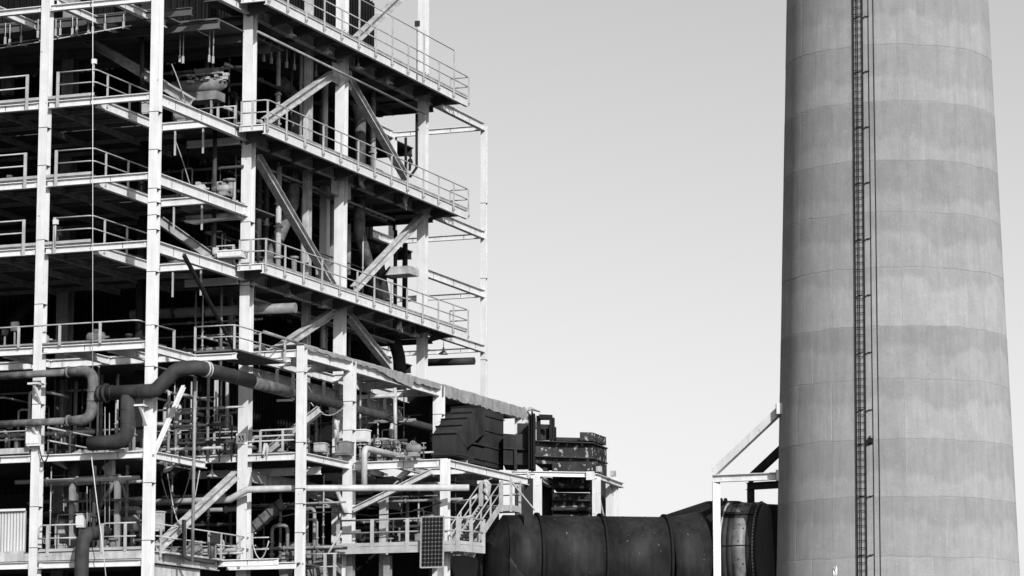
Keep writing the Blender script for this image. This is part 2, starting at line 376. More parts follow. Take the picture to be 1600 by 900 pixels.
# expansion joint drum, dark elbow behind and chimney inlet collar
jdir = (_rt * 0.956 - _fh * 0.292).normalized()
j0 = at(1161, 866, D=155.2); RJ = 79 / FPX * 155.2
ej = thing('expansion_joint', 'ribbed round expansion joint with bolted bands beside the chimney', 'expansion joint', (j0.x, j0.y, j0.z - RJ))
def jr(s0, s1, r0, r1, m, nm, par=ej, n=64):
    return MB().lathe(j0, [(r0 - .25, s0), (r0, s0), (r1, s1), (r1 - .25, s1)], n, jdir, True).part(nm, m, par)
jr(-.95, -.62, RJ * .97, RJ * .97, 'joint', 'collar'); jr(-.55, -.30, RJ, RJ, 'joint', 'fabric_belt'); jr(-.29, .00, RJ * 1.0, RJ * 1.0, 'joint', 'fabric_belt')
jr(.01, .66, RJ * 1.012, RJ * 1.012, 'jointband', 'steel_band'); jr(.67, 1.0, RJ, RJ, 'joint', 'fabric_belt')
jr(-.62, -.56, RJ * 1.03, RJ * 1.03, 'galv', 'clamp_ring'); jr(1.0, 1.06, RJ * 1.03, RJ * 1.03, 'galv', 'clamp_ring')
fl = MB().lathe(j0, [(0, 1.05), (RJ * 1.0, 1.05), (RJ * 1.0, 1.2), (0, 1.2)], 64, jdir, False); fl.part('flange_plate', 'duct', ej)
u_ = jdir.cross(ZAX).normalized(); w2 = u_.cross(jdir)
bolt = MB().lathe(V3(0, 0, 0), [(0, .03), (.035, .03), (.035, -.03)], 6, -_fh).mesh('bolt', 'dark')
for deg in range(-80, 81, 20):
    a = R(deg + 6); rad = (u_ if u_.dot(_fh) < 0 else -u_) * math.cos(a) + w2 * math.sin(a)
    MB().bar(j0 + rad * (RJ + .03) + jdir * -.5, j0 + rad * (RJ + .03) + jdir * .98, .05, .05, up=rad).part('tie_bar', 'black', ej) if deg % 40 == 0 else None
    for s_ in (.1, .33, .56):
        a2 = a + (R(5) if s_ == .33 else 0); rad2 = (u_ if u_.dot(_fh) < 0 else -u_) * math.cos(a2) + w2 * math.sin(a2)
        inst(bolt, 'bolt', j0 + rad2 * (RJ * 1.012 + .01) + jdir * s_, ej)
for s_ in (-.64, 1.04):
    for deg in range(-84, 85, 4):
        a = R(deg); rad = (u_ if u_.dot(_fh) < 0 else -u_) * math.cos(a) + w2 * math.sin(a)
        inst(bolt, 'bolt', j0 + rad * (RJ * 1.03) + jdir * s_, ej)
bk = at(1132, 872, D=158.5); ed = thing('rear_flue_elbow', 'black flue elbow arching up behind the charcoal duct', 'duct elbow', (bk.x, bk.y, bk.z - 3))
MB().tube([at(1040, 905, D=157.4), at(1075, 880, D=157.8), at(1118, 866, D=158.4), at(1150, 866, D=159)], [2.65, 2.7, 2.72, 2.72], 48).part('elbow_section', 'black', ed)  # shadow over this rear duct is put into its black colour
MB().tube([at(1150.5, 866, D=158.9), at(1222, 870, D=157.0)], [2.62, 2.62], 48).part('inlet_collar', 'black', ed)
for px in (1127, 1134): MB().lathe(at(px, 866, D=158.4), [(2.65, -.05), (2.85, -.05), (2.85, .05), (2.65, .05)], 48, _rt).part('stiffener_ring', 'joint', ed)

# ------------------------------------------------------------------ boiler house frame
frame = thing('boiler_house_frame', 'tall open boiler house frame of white steel columns, beams and diagonal braces', 'steel frame', (XB, YB, 0))
band = {}
def column(par, x, y, z0, z1, dep=0.40, wd=0.40, m='white', bands=(), flip=False):
    c = MB().ibeam((x, y, z0), (x, y, z1), dep, wd, up=(0, 1, 0), tf=0.05, tw=0.05).part('column', m, par)
    for z in bands:
        b = MB().box(x - wd / 2 - .006, x + wd / 2 + .006, y - dep / 2 - .006, y + dep / 2 + .006, z - .014, z + .014); b.part('strap', 'dark', c)
    return c
def beam(par, p, q, dep=0.3, wd=0.2, m='white', nm='beam'):
    o = MB().ibeam(Vector(p), Vector(q), dep, wd).part(nm, m, par); p, q = Vector(p), Vector(q); L_ = (q - p).length
    if L_ > 2.5 and m in ('white', 'offwhite'):
        rj = random.Random(int(abs(p.x * 31 + p.y * 17 + p.z * 7) * 10))
        for k in range(max(1, int(L_ / 2.6))):
            c = p + (q - p) * ((k + rj.uniform(.3, .8)) / max(1, int(L_ / 2.6)) * .95); e = (q - p).normalized() * .012
            MB().bar(c - e, c + e, .05, dep - .07).part('splice_plate', 'dark', o)
    for c in (p + (q - p).normalized() * .12, q - (q - p).normalized() * .12):
        if L_ > 2: MB().bar(c - (q - p).normalized() * .09, c + (q - p).normalized() * .09, .09, dep * .62).part('clip_plate', m, o)
    return o
bz = lambda *ys: [at(235, y, X=XB).z for y in ys]
column(frame, XA_, YB, 0, 41, bands=[at(65, y, Y=YB).z for y in (201, 260, 376, 476, 632, 792, 856)])
column(frame, XB, YB, 0, 41, bands=bz(172, 232, 293, 315, 335, 358, 424, 508, 573, 755, 845))
column(frame, XA_ - 5.4, YB, 0, 41)
column(frame, XB, YC, 0, 41, .48, .48, bands=[Z3 + 2.2, Z4 + 3.6])
column(frame, XB, YD, 0, 41, .48, .48); column(frame, XB, YE, 0, 41, .45, .45); column(frame, XB, YF, 0, 35.85, .3, .3, bands=[31.6, 27.5, 23.1])
ic = at(110, 100, Y=127.0).x
column(frame, ic, 127.0, 0, 41, .55, .62, 'grey')
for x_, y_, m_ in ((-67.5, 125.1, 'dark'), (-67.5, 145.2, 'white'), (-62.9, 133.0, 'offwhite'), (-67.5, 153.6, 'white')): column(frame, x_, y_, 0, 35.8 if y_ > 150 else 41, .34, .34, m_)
XL = -84.0
for zt, dp in ((Z0, .27), (Z1, .3), (Z2, .3), (Z3, .3), (Z4, .32), (Z5, .3)):
    for a, b in ((XL, XA_ - 5.6), (XA_ - 5.2, XA_ - .2), (XA_ + .2, XB - .2)): beam(frame, (a, YB - .03, zt - dp / 2), (b, YB - .03, zt - dp / 2), dp, .24)
for a, b in ((XL, XA_ - 5.6), (XA_ - 5.2, XA_ - .2), (XA_ + .2, XB - .2)):
    beam(frame, (a, YB - .03, Z6 - .55), (b, YB - .03, Z6 - .55), .3, .24)
    MB().box(a, b, YB - .2, YB - .1, Z6 - .38, Z6 - .06).part('fascia', 'offwhite', frame)
# side beams column B to C
for zt in (Z1, Z2, Z3): beam(frame, (XB, YB + .2, zt - .25), (XB, YC - .25, zt - .25), .5, .26)
beam(frame, (XB, YB + .2, 35.75), (XB, YC - .25, 35.75), .45, .26); beam(frame, (XB, YB + .2, 19.1), (XB, 119.9, 19.1), .36, .26); beam(frame, (XB, YB + .2, Z5 - .16), (XB, 121.2, Z5 - .16), .32, .24)
beam(frame, (XB, 119.9, 19.12), (-60.0, 119.9, 19.12), .28, .22)
beam(frame, (XB, YB + .2, Z6 - .3), (XB, 122.5, Z6 - .3), .5, .26, 'offwhite')
for a, b in ((YC, YD), (YD, YE)):
    for zt in (36.0, Z1, Z3, Z4, Z5): beam(frame, (XB, a + .24, zt - .3), (XB, b - .24, zt - .3), .5, .26, 'offwhite')
for zt, zb in ((35.98, .42), (30.06, .42), (26.86, .42), (23.88, .4)):
    beam(frame, (XB, YE + .22, zt - zb / 2), (XB, YF - .15, zt - zb / 2), zb, .26)
    beam(frame, (-67.5, YF, zt - zb / 2 + .0), (XB - .15, YF, zt - zb / 2), zb * .7, .2)
    beam(frame, (-67.5, YE + .2, zt - zb / 2), (-67.5, YF - .15, zt - zb / 2), zb, .24)
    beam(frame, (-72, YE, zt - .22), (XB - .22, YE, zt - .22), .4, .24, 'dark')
# front deck framing at the top and at level 4
for xa in (-70.2, -67.1, -64.6): beam(frame, (xa, YB + .1, Z0 + .12), (xa, 121.5, Z0 + .12), .34, .24)
beam(frame, (XL, 120.2, Z4 - .18), (XB - .2, 120.2, Z4 - .18), .36, .24)
for xa in (-72.3, -69.3, -66.3, -64.2): beam(frame, (xa, YB + .1, Z4 - .2), (xa, 120.1, Z4 - .2), .34, .22)
beam(frame, (-66.2, YC, ZL - .17), (XA - .2, YC, ZL - .17), .34, .24)
beam(frame, (-66.2, 127.6, ZL - .6), (XA - .2, 127.6, ZL - .6), .34, .24)
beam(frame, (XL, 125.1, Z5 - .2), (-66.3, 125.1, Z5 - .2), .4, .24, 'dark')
# diagonal braces of the side bays (in the plane just inside the columns)
def brace(par, p, q, dep=.36, wd=.34, m='white'):
    return MB().ibeam(Vector(p), Vector(q), dep, wd).part('brace', m, par)
for a, b in (((414, 190), (520, 116)), ((541, 118), (634, 278)), ((402, 246), (520, 448)), ((660, 338), (553, 452)), ((424, 552), (520, 488)), ((545, 494), (608, 572)), ((556, 62), (640, -18)), ((244, 858), (368, 742))):
    brace(frame, at(*a, X=XB - .02), at(*b, X=XB - .02), m='offwhite')
brace(frame, at(130, 58, Y=124.2), at(300, 160, Y=122.6), .4, .34, 'offwhite')
brace(frame, at(250, 345, Y=122.5), at(330, 402, Y=124), .4, .34, 'grey')
brace(frame, at(0, 530, Y=127), at(70, 448, Y=127), .5, .4, 'dark')
brace(frame, at(420, 705, Y=127), at(500, 640, Y=127), .34, .34, 'offwhite')
brace(frame, at(372, 555, X=XB), at(287, 398, X=XB + .3), .14, .14, 'dark')
brace(frame, at(239, 712, X=XB + .1), at(287, 604, X=XB + .1), .16, .16, 'white')
for (x, z) in ((XB, Z4), (XB, Z1), (XB, 35.6)):
    MB().box(x - .03, x + .03, YD - 1.1, YD + 1.1, z - 1.3, z - .35).part('gusset_plate', 'offwhite', frame)

# ------------------------------------------------------------------ railings, walkways and decks
post_cache = {}
def post_mesh(h, m, wd=.085):
    k = (round(h, 3), m, wd)
    if k not in post_cache: post_cache[k] = MB().box(-wd / 2, wd / 2, -.03, .03, 0, h).mesh('post', m)
    return post_cache[k]
def rails(par, pts, hs, m='rail', r=.033, loop=False):
    for i, h in enumerate(hs):
        P_ = [Vector(p) + V3(0, 0, h) for p in pts]
        MB().tube(fillet(P_, .25, 4) if len(P_) > 2 else P_, r, 8).part('top_rail' if i == 0 else 'mid_rail', m, par)
def posts(par, pts, h, m='rail', wd=.085, drop=0.0, rot=0):
    me = post_mesh(h + drop, m, wd)
    for p in pts: inst(me, 'post', Vector(p) - V3(0, 0, drop), par, (0, 0, rot) if rot else None)
def lerp_pts(a, b, n): a, b = Vector(a), Vector(b); return [a + (b - a) * (i / n) for i in range(n + 1)]

def side_walkway(zt, label, tall=False):
    xo = -60.62; y0, y1 = 123.6, 147.45
    t = thing('side_walkway', label, 'walkway', (xo, y0, zt), 'long railed walkways along the side of the boiler house')
    MB().ibeam((xo, y0, zt - .23), (xo, y1, zt - .23), .46, .16).part('edge_beam', 'white', t)
    MB().ibeam((XB + .25, y0 + .05, zt - .15), (xo - .08, y0 + .05, zt - .15), .28, .14).part('end_beam', 'white', t)
    MB().ibeam((XB + .25, y1 - .05, zt - .15), (xo - .08, y1 - .05, zt - .15), .28, .14).part('end_beam', 'offwhite', t)
    n = 9
    for i in range(n):   # deck plates
        a = y0 + (y1 - y0) * i / n; b = y0 + (y1 - y0) * (i + 1) / n
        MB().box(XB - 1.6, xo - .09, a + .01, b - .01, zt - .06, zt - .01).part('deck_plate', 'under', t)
    for yy in lerp_pts((0, y0 + 1.2, 0), (0, y1 - 1.2, 0), 9):   # tapered cantilever brackets
        MB().prism([(XB, yy.y - .07, zt - .07), (xo - .09, yy.y - .07, zt - .07), (xo - .09, yy.y - .07, zt - .34), (XB, yy.y - .07, zt - .62)], (0, .14, 0)).part('bracket', 'under', t)
    MB().box(xo + .03, xo + .05, y0, y1, zt + .015, zt + .13).part('toe_board', 'grey', t)
    ps = lerp_pts((xo + .12, y0 + .1, zt), (xo + .12, y1 - .03, zt), 12)
    tris = MB().prism([(0, 0, 0), (.1, 0, 0), (0, 0, -.16)], (0, .1, 0)).mesh('post_foot', 'offwhite')
    if tall:
        posts(t, ps[0::2], 1.12, drop=.3, rot=R(90)); posts(t, ps[1::2], 2.12, drop=.3, rot=R(90))
        rails(t, [ps[0], ps[-1], (XB + .6, y1 - .03, zt)], (1.1, .58)); rails(t, [ps[1], ps[-2]], (2.1,), r=.024)
    else:
        posts(t, ps, 1.1, drop=.3, rot=R(90)); rails(t, [(XB + .3, y0 + .05, zt), ps[0], ps[-1], (XB + .6, y1 - .03, zt)], (1.1, .56))
    for p in ps: inst(tris, 'post_foot', p + V3(-.04, .0, -.26), t)
    posts(t, [(XB + .35, y0 + .05, zt), (XB + .9, y0 + .02, zt)], 1.1, drop=.25)
    posts(t, [(XB + .6, y1 - .03, zt)], 1.1)
    return t
side_walkway(36.04, 'topmost side walkway with tall double-height railing against the sky', True)
side_walkway(30.10, 'middle of the three side walkways, with its railing against pipes and sky')
side_walkway(23.78, 'lowest of the three side walkways, just above the annex roof')

def front_deck(zt, label, xr=-65.03, yb=122.1):
    t = thing('floor_deck', label, 'floor deck', (XL, YB, zt), 'floor decks of the boiler house front')
    z = zt + .09
    for i in range(8):
        a = XL + (xr - XL) * i / 8; b = XL + (xr - XL) * (i + 1) / 8
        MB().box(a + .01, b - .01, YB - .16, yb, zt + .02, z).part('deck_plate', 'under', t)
    MB().box(XL, xr, YB - .185, YB - .17, z + .0, z + .12).part('toe_board', 'rail', t)
    for i in range(3):
        MB().box(xr - 16 + i * 6.3, xr - 16 + (i + 1) * 6.3 - .02, yb + .13, 128, zt + .02, z).part('deck_plate', 'under', t)
    MB().ibeam((xr, YB + .1, zt - .2), (xr, yb, zt - .2), .4, .2).part('edge_beam', 'white', t)
    MB().ibeam((xr + .1, yb, zt - .16), (XB - .15, yb, zt - .16), .34, .22).part('landing_beam', 'white', t)
    for x_ in (-67.6, -70.2, -72.9): MB().ibeam((x_, YB + .1, zt - .14), (x_, 128, zt - .14), .26, .16).part('joist', 'grey', t)
    for y_ in (118.2, 120.3, 124.4, 126.5): MB().ibeam((XL, y_, zt - .1), (xr - .12, y_, zt - .1), .18, .12).part('joist', 'grey', t)
    MB().box(XB - 3, XB - .14, yb + .13, 128, zt - .02, zt + .05).part('landing_plate', 'under', t)
    rails(t, [(-64.4, 124.5, zt), (XB - .35, 124.5, zt)], (1.1, .56)); posts(t, [(-64.4, 124.5, zt), (-63.4, 124.5, zt), (XB - .4, 124.5, zt)], 1.1, wd=.11)
    MB().box(-64.4, XB - .2, 124.42, 124.48, zt + .05, zt + .2).part('toe_board', 'white', t)
    MB().ibeam((-65, 124.6, zt - .5), (XB - .2, 124.6, zt - .5), .32, .2).part('hung_beam', 'white', t)
    for x_ in (-64.3, -62.9): MB().bar((x_, 122.1, zt - .32), (x_, 122.1, zt - 1.5), .07, .07, up=(0, 1, 0)).part('drop_post', 'rail', t)
    fy = YB - .2
    xs = [at(px, 200, Y=YB).x for px in (45, 93)]
    top = 1.13
    # rail sections with a gap at the column
    rails(t, [(XL, fy, z), (xs[0], fy, z)], (top, .58)); rails(t, [(xs[1], fy, z), (xr + .05, fy, z), (xr + .05, yb, z)], (top, .58))
    posts(t, [(xs[0], fy - .02, z), (xs[1], fy - .02, z)], top + .03, wd=.13, drop=.42)
    posts(t, [(xs[0] - 2.4, fy, z), (xs[0] - 4.8, fy, z)], top, wd=.1, drop=.3)
    posts(t, [(xr + .05, YB + .9, z), (xr + .05, YB + 2.9, z), (xr + .05, YB + 4.9, z)], top, drop=.35, rot=R(90))
    return t
front_deck(Z1, 'uppermost railed floor deck between the two tall front columns')
front_deck(Z2, 'second railed floor deck from the top between the tall front columns')
front_deck(Z3, 'third railed floor deck from the top between the tall front columns')
# level four
t4 = thing('floor_deck', 'fourth floor deck just above the looping pipes at the front', 'floor deck', (XL, YB, Z4), 'floor decks of the boiler house front')
MB().box(XL, -62.6, YB - .16, 118.4, Z4 + .02, Z4 + .09).part('deck_plate', 'under', t4)
MB().box(XL, -62.6, YB - .185, YB - .17, Z4 + .07, Z4 + .14).part('toe_board', 'grey', t4)
MB().box(-62.1, -60.0, 120.02, 124.8, Z4 - .04, Z4 + .03).part('deck_plate', 'under', t4)
MB().box(XL, -66.2, 120.4, 128, Z4 + .02, Z4 + .08).part('deck_plate', 'under', t4)
xs4 = [at(px, 520, Y=YB).x for px in (33, 97, 160)]
rails(t4, [(XL, YB - .2, Z4 + .09), (-62.72, YB - .2, Z4 + .09), (-62.72, 119.3, Z4 + .09)], (.8,), r=.035)
posts(t4, [(x, YB - .2, Z4 + .09) for x in xs4] + [(-62.72, 119.3, Z4 + .09), (xs4[0] - 2, YB - .2, Z4 + .09)], .8, wd=.11, drop=.1)
rails(t4, [(-62.0, 119.8, Z4), (-60.05, 119.8, Z4), (-60.05, 124.8, Z4)], (1.05, .55)); posts(t4, [(-61.95, 119.8, Z4), (-60.05, 119.8, Z4), (-60.05, 122.3, Z4), (-60.05, 124.8, Z4)], 1.05)
# level five
t5 = thing('floor_deck', 'fifth floor deck crowded with pipework behind the round column loops', 'floor deck', (XL, YB, Z5), 'floor decks of the boiler house front')
MB().box(XL, XA_ - .25, YB - .1, 124.9, Z5 + .02, Z5 + .08).part('deck_plate', 'under', t5)
MB().box(XA_ - .25, -64.6, 117.5, 124.9, Z5 + .02, Z5 + .08).part('deck_plate', 'under', t5)
MB().box(-66, XA - .2, 125.3, 141, ZL + .02, ZL + .08).part('deck_plate', 'under', t5)
MB().box(XL, XA_ - .3, YB - .2, YB - .17, Z5 + .08, Z5 + .32).part('toe_board', 'offwhite', t5)
rails(t5, [(XL, YB - .1, Z5 + .1), (XA_ - .4, YB - .1, Z5 + .1)], (1.25, .95, .6), r=.03)
posts(t5, [(XA_ - .5, YB - .1, Z5 + .1), (XA_ - 1.9, YB - .1, Z5 + .1)], 1.25)
rails(t5, [(XA_ + .3, YB + .3, Z5 + .1), (XA_ + .3, 123, Z5 + .1)], (1.1, .55), r=.04); posts(t5, [(XA_ + .3, 118.4, Z5 + .1), (XA_ + .3, 120.6, Z5 + .1)], 1.1)
rails(t5, [(-65.8, YC - .1, ZL + .05), (XA - .3, YC - .1, ZL + .05)], (.98, .72, .5), r=.04); posts(t5, [(-65, YC - .1, ZL + .05), (-63.6, YC - .1, ZL + .05), (-61.3, YC - .1, ZL + .05), (-60.2, YC - .1, ZL + .05)], .98, wd=.1)
# level six
t6 = thing('floor_deck', 'sixth floor deck at the foot of the picture with short railing', 'floor deck', (XL, YB, Z6), 'floor decks of the boiler house front')
MB().box(XL, XB - .25, YB - .08, 128, Z6 - .06, Z6 + .0).part('deck_plate', 'under', t6)
MB().box(XA_ + .25, XB - .25, YB - .14, YB - .1, Z6 + .0, Z6 + .12).part('toe_board', 'rail', t6)
xa = at(63, 840, Y=YB).x; xb_ = at(122, 840, Y=YB).x; xc = at(160, 840, Y=YB).x; xd = at(215, 840, Y=YB).x
rails(t6, [(xa, YB - .16, Z6 + .55), (xa, YB - .16, Z6 + 1.12), (xb_, YB - .16, Z6 + 1.12)], (0,), r=.034); rails(t6, [(xa, YB - .16, Z6 + .56), (xb_, YB - .16, Z6 + .56)], (0,), r=.034)
rails(t6, [(xc, YB - .16, Z6 + .1), (xc, YB - .16, Z6 + 1.12), (xd, YB - .16, Z6 + 1.12)], (0,), r=.034); rails(t6, [(xc, YB - .16, Z6 + .56), (xd, YB - .16, Z6 + .56)], (0,), r=.03)
posts(t6, [(at(78, 840, Y=YB).x, YB - .19, Z6)], 1.12, wd=.13, drop=.2); posts(t6, [(at(163, 840, Y=YB).x, YB - .19, Z6), (at(199, 840, Y=YB).x, YB - .19, Z6)], 1.12, wd=.12, drop=.1)
# side part of level six: recedes behind column B
MB().box(XB - .1, XB + .4, 117, 122.4, Z6 - .12, Z6 - .04).part('deck_plate', 'offwhite', t6)
rails(t6, [(XB + .15, YB + .4, Z6), (XB + .15, 125.6, Z6), (XB + 1.0, 125.6, Z6)], (1.1, .58), r=.032)
posts(t6, [(XB + .15, y, Z6) for y in (117.0, 119.2, 121.4, 122.6, 124.4, 125.6)], 1.1, wd=.1, drop=.3, rot=R(90))
beam(t6, (XB + .1, 122.5, Z6 - .22), (XA + 0.2, 122.5, Z6 - .22), .3, .2)
MB().box(XB - .1, XB - .05, 116.6, 121, 7.6, Z6 - .6).part('wall_panel', 'offwhite', t6)

# ------------------------------------------------------------------ boiler and dark masses inside
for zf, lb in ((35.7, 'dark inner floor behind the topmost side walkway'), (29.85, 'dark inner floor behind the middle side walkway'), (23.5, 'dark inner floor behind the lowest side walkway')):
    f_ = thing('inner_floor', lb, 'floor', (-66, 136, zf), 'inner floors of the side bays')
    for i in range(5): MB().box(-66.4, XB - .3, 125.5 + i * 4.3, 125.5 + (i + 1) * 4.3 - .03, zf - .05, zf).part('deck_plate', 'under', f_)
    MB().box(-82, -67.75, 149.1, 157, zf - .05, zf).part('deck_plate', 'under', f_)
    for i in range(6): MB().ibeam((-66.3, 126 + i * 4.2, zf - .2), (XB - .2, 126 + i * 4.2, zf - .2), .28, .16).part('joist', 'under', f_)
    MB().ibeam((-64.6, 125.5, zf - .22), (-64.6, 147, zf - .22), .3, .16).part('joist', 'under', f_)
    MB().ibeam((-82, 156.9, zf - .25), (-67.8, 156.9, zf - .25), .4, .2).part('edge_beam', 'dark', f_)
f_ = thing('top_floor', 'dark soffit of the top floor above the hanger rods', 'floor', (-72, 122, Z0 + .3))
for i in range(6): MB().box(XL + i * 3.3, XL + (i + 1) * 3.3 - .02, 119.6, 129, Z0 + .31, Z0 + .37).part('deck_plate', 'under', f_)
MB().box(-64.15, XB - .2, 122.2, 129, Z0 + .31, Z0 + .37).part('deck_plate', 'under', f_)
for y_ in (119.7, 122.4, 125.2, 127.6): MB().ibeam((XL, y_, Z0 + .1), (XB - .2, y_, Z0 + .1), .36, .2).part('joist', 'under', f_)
boiler = thing('boiler', 'nearly black boiler with vertical tube walls filling the frame behind the decks', 'boiler', (-80, 129, 0))
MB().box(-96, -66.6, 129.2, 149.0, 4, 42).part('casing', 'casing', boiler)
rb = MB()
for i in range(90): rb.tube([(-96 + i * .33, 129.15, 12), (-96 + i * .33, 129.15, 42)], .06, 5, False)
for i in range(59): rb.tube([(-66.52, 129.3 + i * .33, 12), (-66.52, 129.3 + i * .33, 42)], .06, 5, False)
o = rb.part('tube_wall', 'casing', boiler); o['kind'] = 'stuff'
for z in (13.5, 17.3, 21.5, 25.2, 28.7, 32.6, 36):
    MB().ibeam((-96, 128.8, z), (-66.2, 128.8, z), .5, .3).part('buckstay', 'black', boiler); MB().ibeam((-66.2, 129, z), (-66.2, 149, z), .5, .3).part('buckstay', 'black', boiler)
backing_block = thing('black_backing_block', 'black backing block added behind the annex and low walkway', 'casing', (-70, 143, 0))
MB().box(-96, -60.6, 142.6, 152, 0, ZR - .1).part('casing', 'black', backing_block)  # black block added as backing, stands in for the deep shade here
MB().box(-96, -67.0, 128.2, 141, 0, 14.3).part('casing', 'black', backing_block)

# ------------------------------------------------------------------ annex with torn roof membrane
anx = thing('annex_frame', 'lower annex frame of white steel with grey torn roof edge', 'steel frame', (XA, YC, 0))
bzA = lambda px, *ys: [at(px, y, X=XA).z for y in ys]
column(anx, XA, YC, 0, ZR + .02, .36, .36, bands=bzA(472, 582, 692, 764, 788, 833))
column(anx, XA, YG2, 0, ZR - .02, .46, .46, bands=bzA(547, 628, 673)); column(anx, XA, YH_, 0, ZR - .02, .46, .46, bands=bzA(686, 648)); column(anx, XA, YJ, 0, ZR - .02, .4, .4)
for a, b in ((YC, YG2), (YG2, YH_), (YH_, YJ)):
    beam(anx, (XA, a + .2, ZR - .32), (XA, b - .2, ZR - .32), .42, .26); beam(anx, (XB + .3, a + .2, ZR - .36), (XB + .3, b - .2, ZR - .36), .4, .24)
for y_ in (YC, 127.8, YG2, 133.8, 137.3, YH_, 144.5, 148, YJ): beam(anx, (XB + .1, y_, ZR - .3), (XA - .15, y_, ZR - .3), .34, .22)
beam(anx, (XB + .25, YC - .16, ZR - .62), (XA - .5, YC - .16, ZR - .62), .14, .16)
for a, b in ((YC, YG2),): beam(anx, (XA, a + .2, ZL - .16), (XA, b - .2, ZL - .16), .32, .24)
beam(anx, (XA, YG2 + .2, ZL - .2), (XA, YH_, ZL - .2), .3, .2, 'offwhite')
for zt, y_ in ((ZL - .1, 133.5), (ZL - .1, 137)): beam(anx, (XB, y_, zt - .2), (XA - .15, y_, zt - .2), .34, .22)
def torn(y0, y1, seed, over, m='membrane'):
    rnd = random.Random(seed); mb = MB(); n = int((y1 - y0) / .35); V = []; F = []
    for i in range(n + 1):
        y = y0 + (y1 - y0) * i / n; dz = max(.02, over(y) + rnd.uniform(-.05, .05))
        V += [(XA - 1.6, y, ZR + .02 + rnd.uniform(0, .06)), (XA + .1, y, ZR + .06 + rnd.uniform(0, .05)), (XA + .17 + rnd.uniform(0, .04), y, ZR + .02), (XA + .16 + rnd.uniform(0, .05), y, ZR - dz)]
    for i in range(n):
        for j in range(3): F.append((i * 4 + j, (i + 1) * 4 + j, (i + 1) * 4 + j + 1, i * 4 + j + 1))
    mb.add(V, F, False); o = mb.part('roof_membrane', m, anx)
    md = o.modifiers.new('thickness', 'SOLIDIFY'); md.thickness = .02
torn(YC - .1, YG2, 1, lambda y: .12); torn(YG2 + .05, YH_, 2, lambda y: .12 + .5 * max(0, math.sin((y - YG2 - 1.5) / 4.2)) ** 2 if y < 137 else .22)
torn(YH_ + .05, YJ + .6, 3, lambda y: .52)
for i in range(7):
    a = YC + i * 3.7; MB().box(XB + .5, XA - .25, a + .02, a + 1.5, ZR - .12, ZR - .06).part('roof_sheet', 'membrane', anx) if i in (3, 5) else None
rnd = random.Random(5)   # ragged end of the membrane
fr = MB()
for i in range(7):
    p = V3(XA + .1, YJ + .2, ZR - .1 - i * .1); fr.tube([p, p + V3(rnd.uniform(-.3, .2), .7 + rnd.uniform(0, .5), rnd.uniform(-.3, .4)), p + V3(rnd.uniform(-.4, .3), 1.2 + rnd.uniform(0, .9), rnd.uniform(-.5, .2))], [.12, .1, .03], 5)
fr.part('membrane_rag', 'offwhite', anx)
rails(anx, [at(412, 518, X=XB + .5), at(478, 540, X=XB + .9)], (0,), 'grey', .07)
# hangers below the annex roof and level-four frame
hg = thing  # alias kept short
for px, y0, y1, xp in ((433, 580, 600, XB + .3), (458, 583, 625, XB + .3), (506, 600, 618, XB + .3), (533, 605, 642, XB + .3), (576, 618, 636, XB + .3), (601, 622, 658, XB + .3), (642, 632, 652, XB + .3), (666, 642, 672, XB + .3)):
    a = at(px, y0, X=xp); b = at(px, y1, X=xp); MB().bar(V3(a.x, a.y, ZR - .5), V3(a.x, a.y, b.z), .12, .1, up=(0, 1, 0)).bar(V3(a.x, a.y, b.z), V3(a.x - .8, a.y, b.z), .1, .1).thing('pipe_hanger', 'white', 'white drop hanger holding the long pipe under the annex roof', 'hanger', 'drop hangers under the annex roof')

# ------------------------------------------------------------------ lower annex, low walkway, stair, solar panel
low = thing('low_annex_frame', 'lowest white frame jutting out behind the stair and solar panel', 'steel frame', (XI, YG2, 0))
column(low, XI, YG2, 0, ZL, .36, .36)
beam(low, (XA + .23, YG2, ZL - .18), (XI - .18, YG2, ZL - .18), .36, .24)
beam(low, (XI, YG2 + .2, ZL - .18), (XI, 140.5, ZL - .18), .36, .24); column(low, XI, 140.7, 0, ZL, .34, .34, 'dark')
beam(low, (XA + .2, 133.8, ZL - .2), (XI - .1, 133.8, ZL - .2), .32, .22); beam(low, (XA + .2, 137.2, ZL - .2), (XI - .1, 137.2, ZL - .2), .32, .22, 'offwhite')
beam(low, (-57.0, YG2 + .15, ZL - .2), (-57.0, 140, ZL - .2), .32, .22, 'offwhite')
MB().box(XA + .3, XI - .2, 134, 140, ZL + .02, ZL + .07).part('deck_plate', 'under', low)
brace(low, at(552, 797, Y=YG2 - .1), at(674, 737, Y=YG2 - .1), .26, .24, 'offwhite')
brace(low, at(540, 797, Y=YG2 + .1), at(432, 750, Y=YG2 + 2), .26, .24, 'offwhite')
MB().tube([at(527, 768, Y=YG2 - .3), at(541, 803, Y=YG2 - .3)], .1, 10).part('strut', 'pipe_light', low)
q = at(600, 775, Y=131.0); column(low, q.x, 131.0, 0, q.z, .32, .32, 'offwhite')
for (px, py, l_) in ((583, 708, 2.2), (700, 742, 1.8)): pass
yW = 129.3
xl = at(527, 870, Y=yW).x; xr_ = at(716, 870, Y=yW).x; xe = at(754, 882, Z=ZW).x
lw = thing('low_walkway', 'low railed walkway ending at the foot of the metal stair', 'walkway', (xl, yW, ZW))
MB().bar((xl, yW, ZW - .15), (xr_, yW, ZW - .15), .1, .3).part('edge_beam', 'rail', lw)
MB().bar((xl, yW - .02, ZW + .1), (xr_, yW - .02, ZW + .1), .04, .16).part('toe_board', 'rail', lw)
MB().box(xl, xr_ - .02, yW + .06, yW + 1.3, ZW - .06, ZW).part('deck_plate', 'under', lw)
yEnd = yW + 1.9; xEnd = at(756, 880, Y=yEnd).x
pE = V3(xEnd, yEnd, ZW)
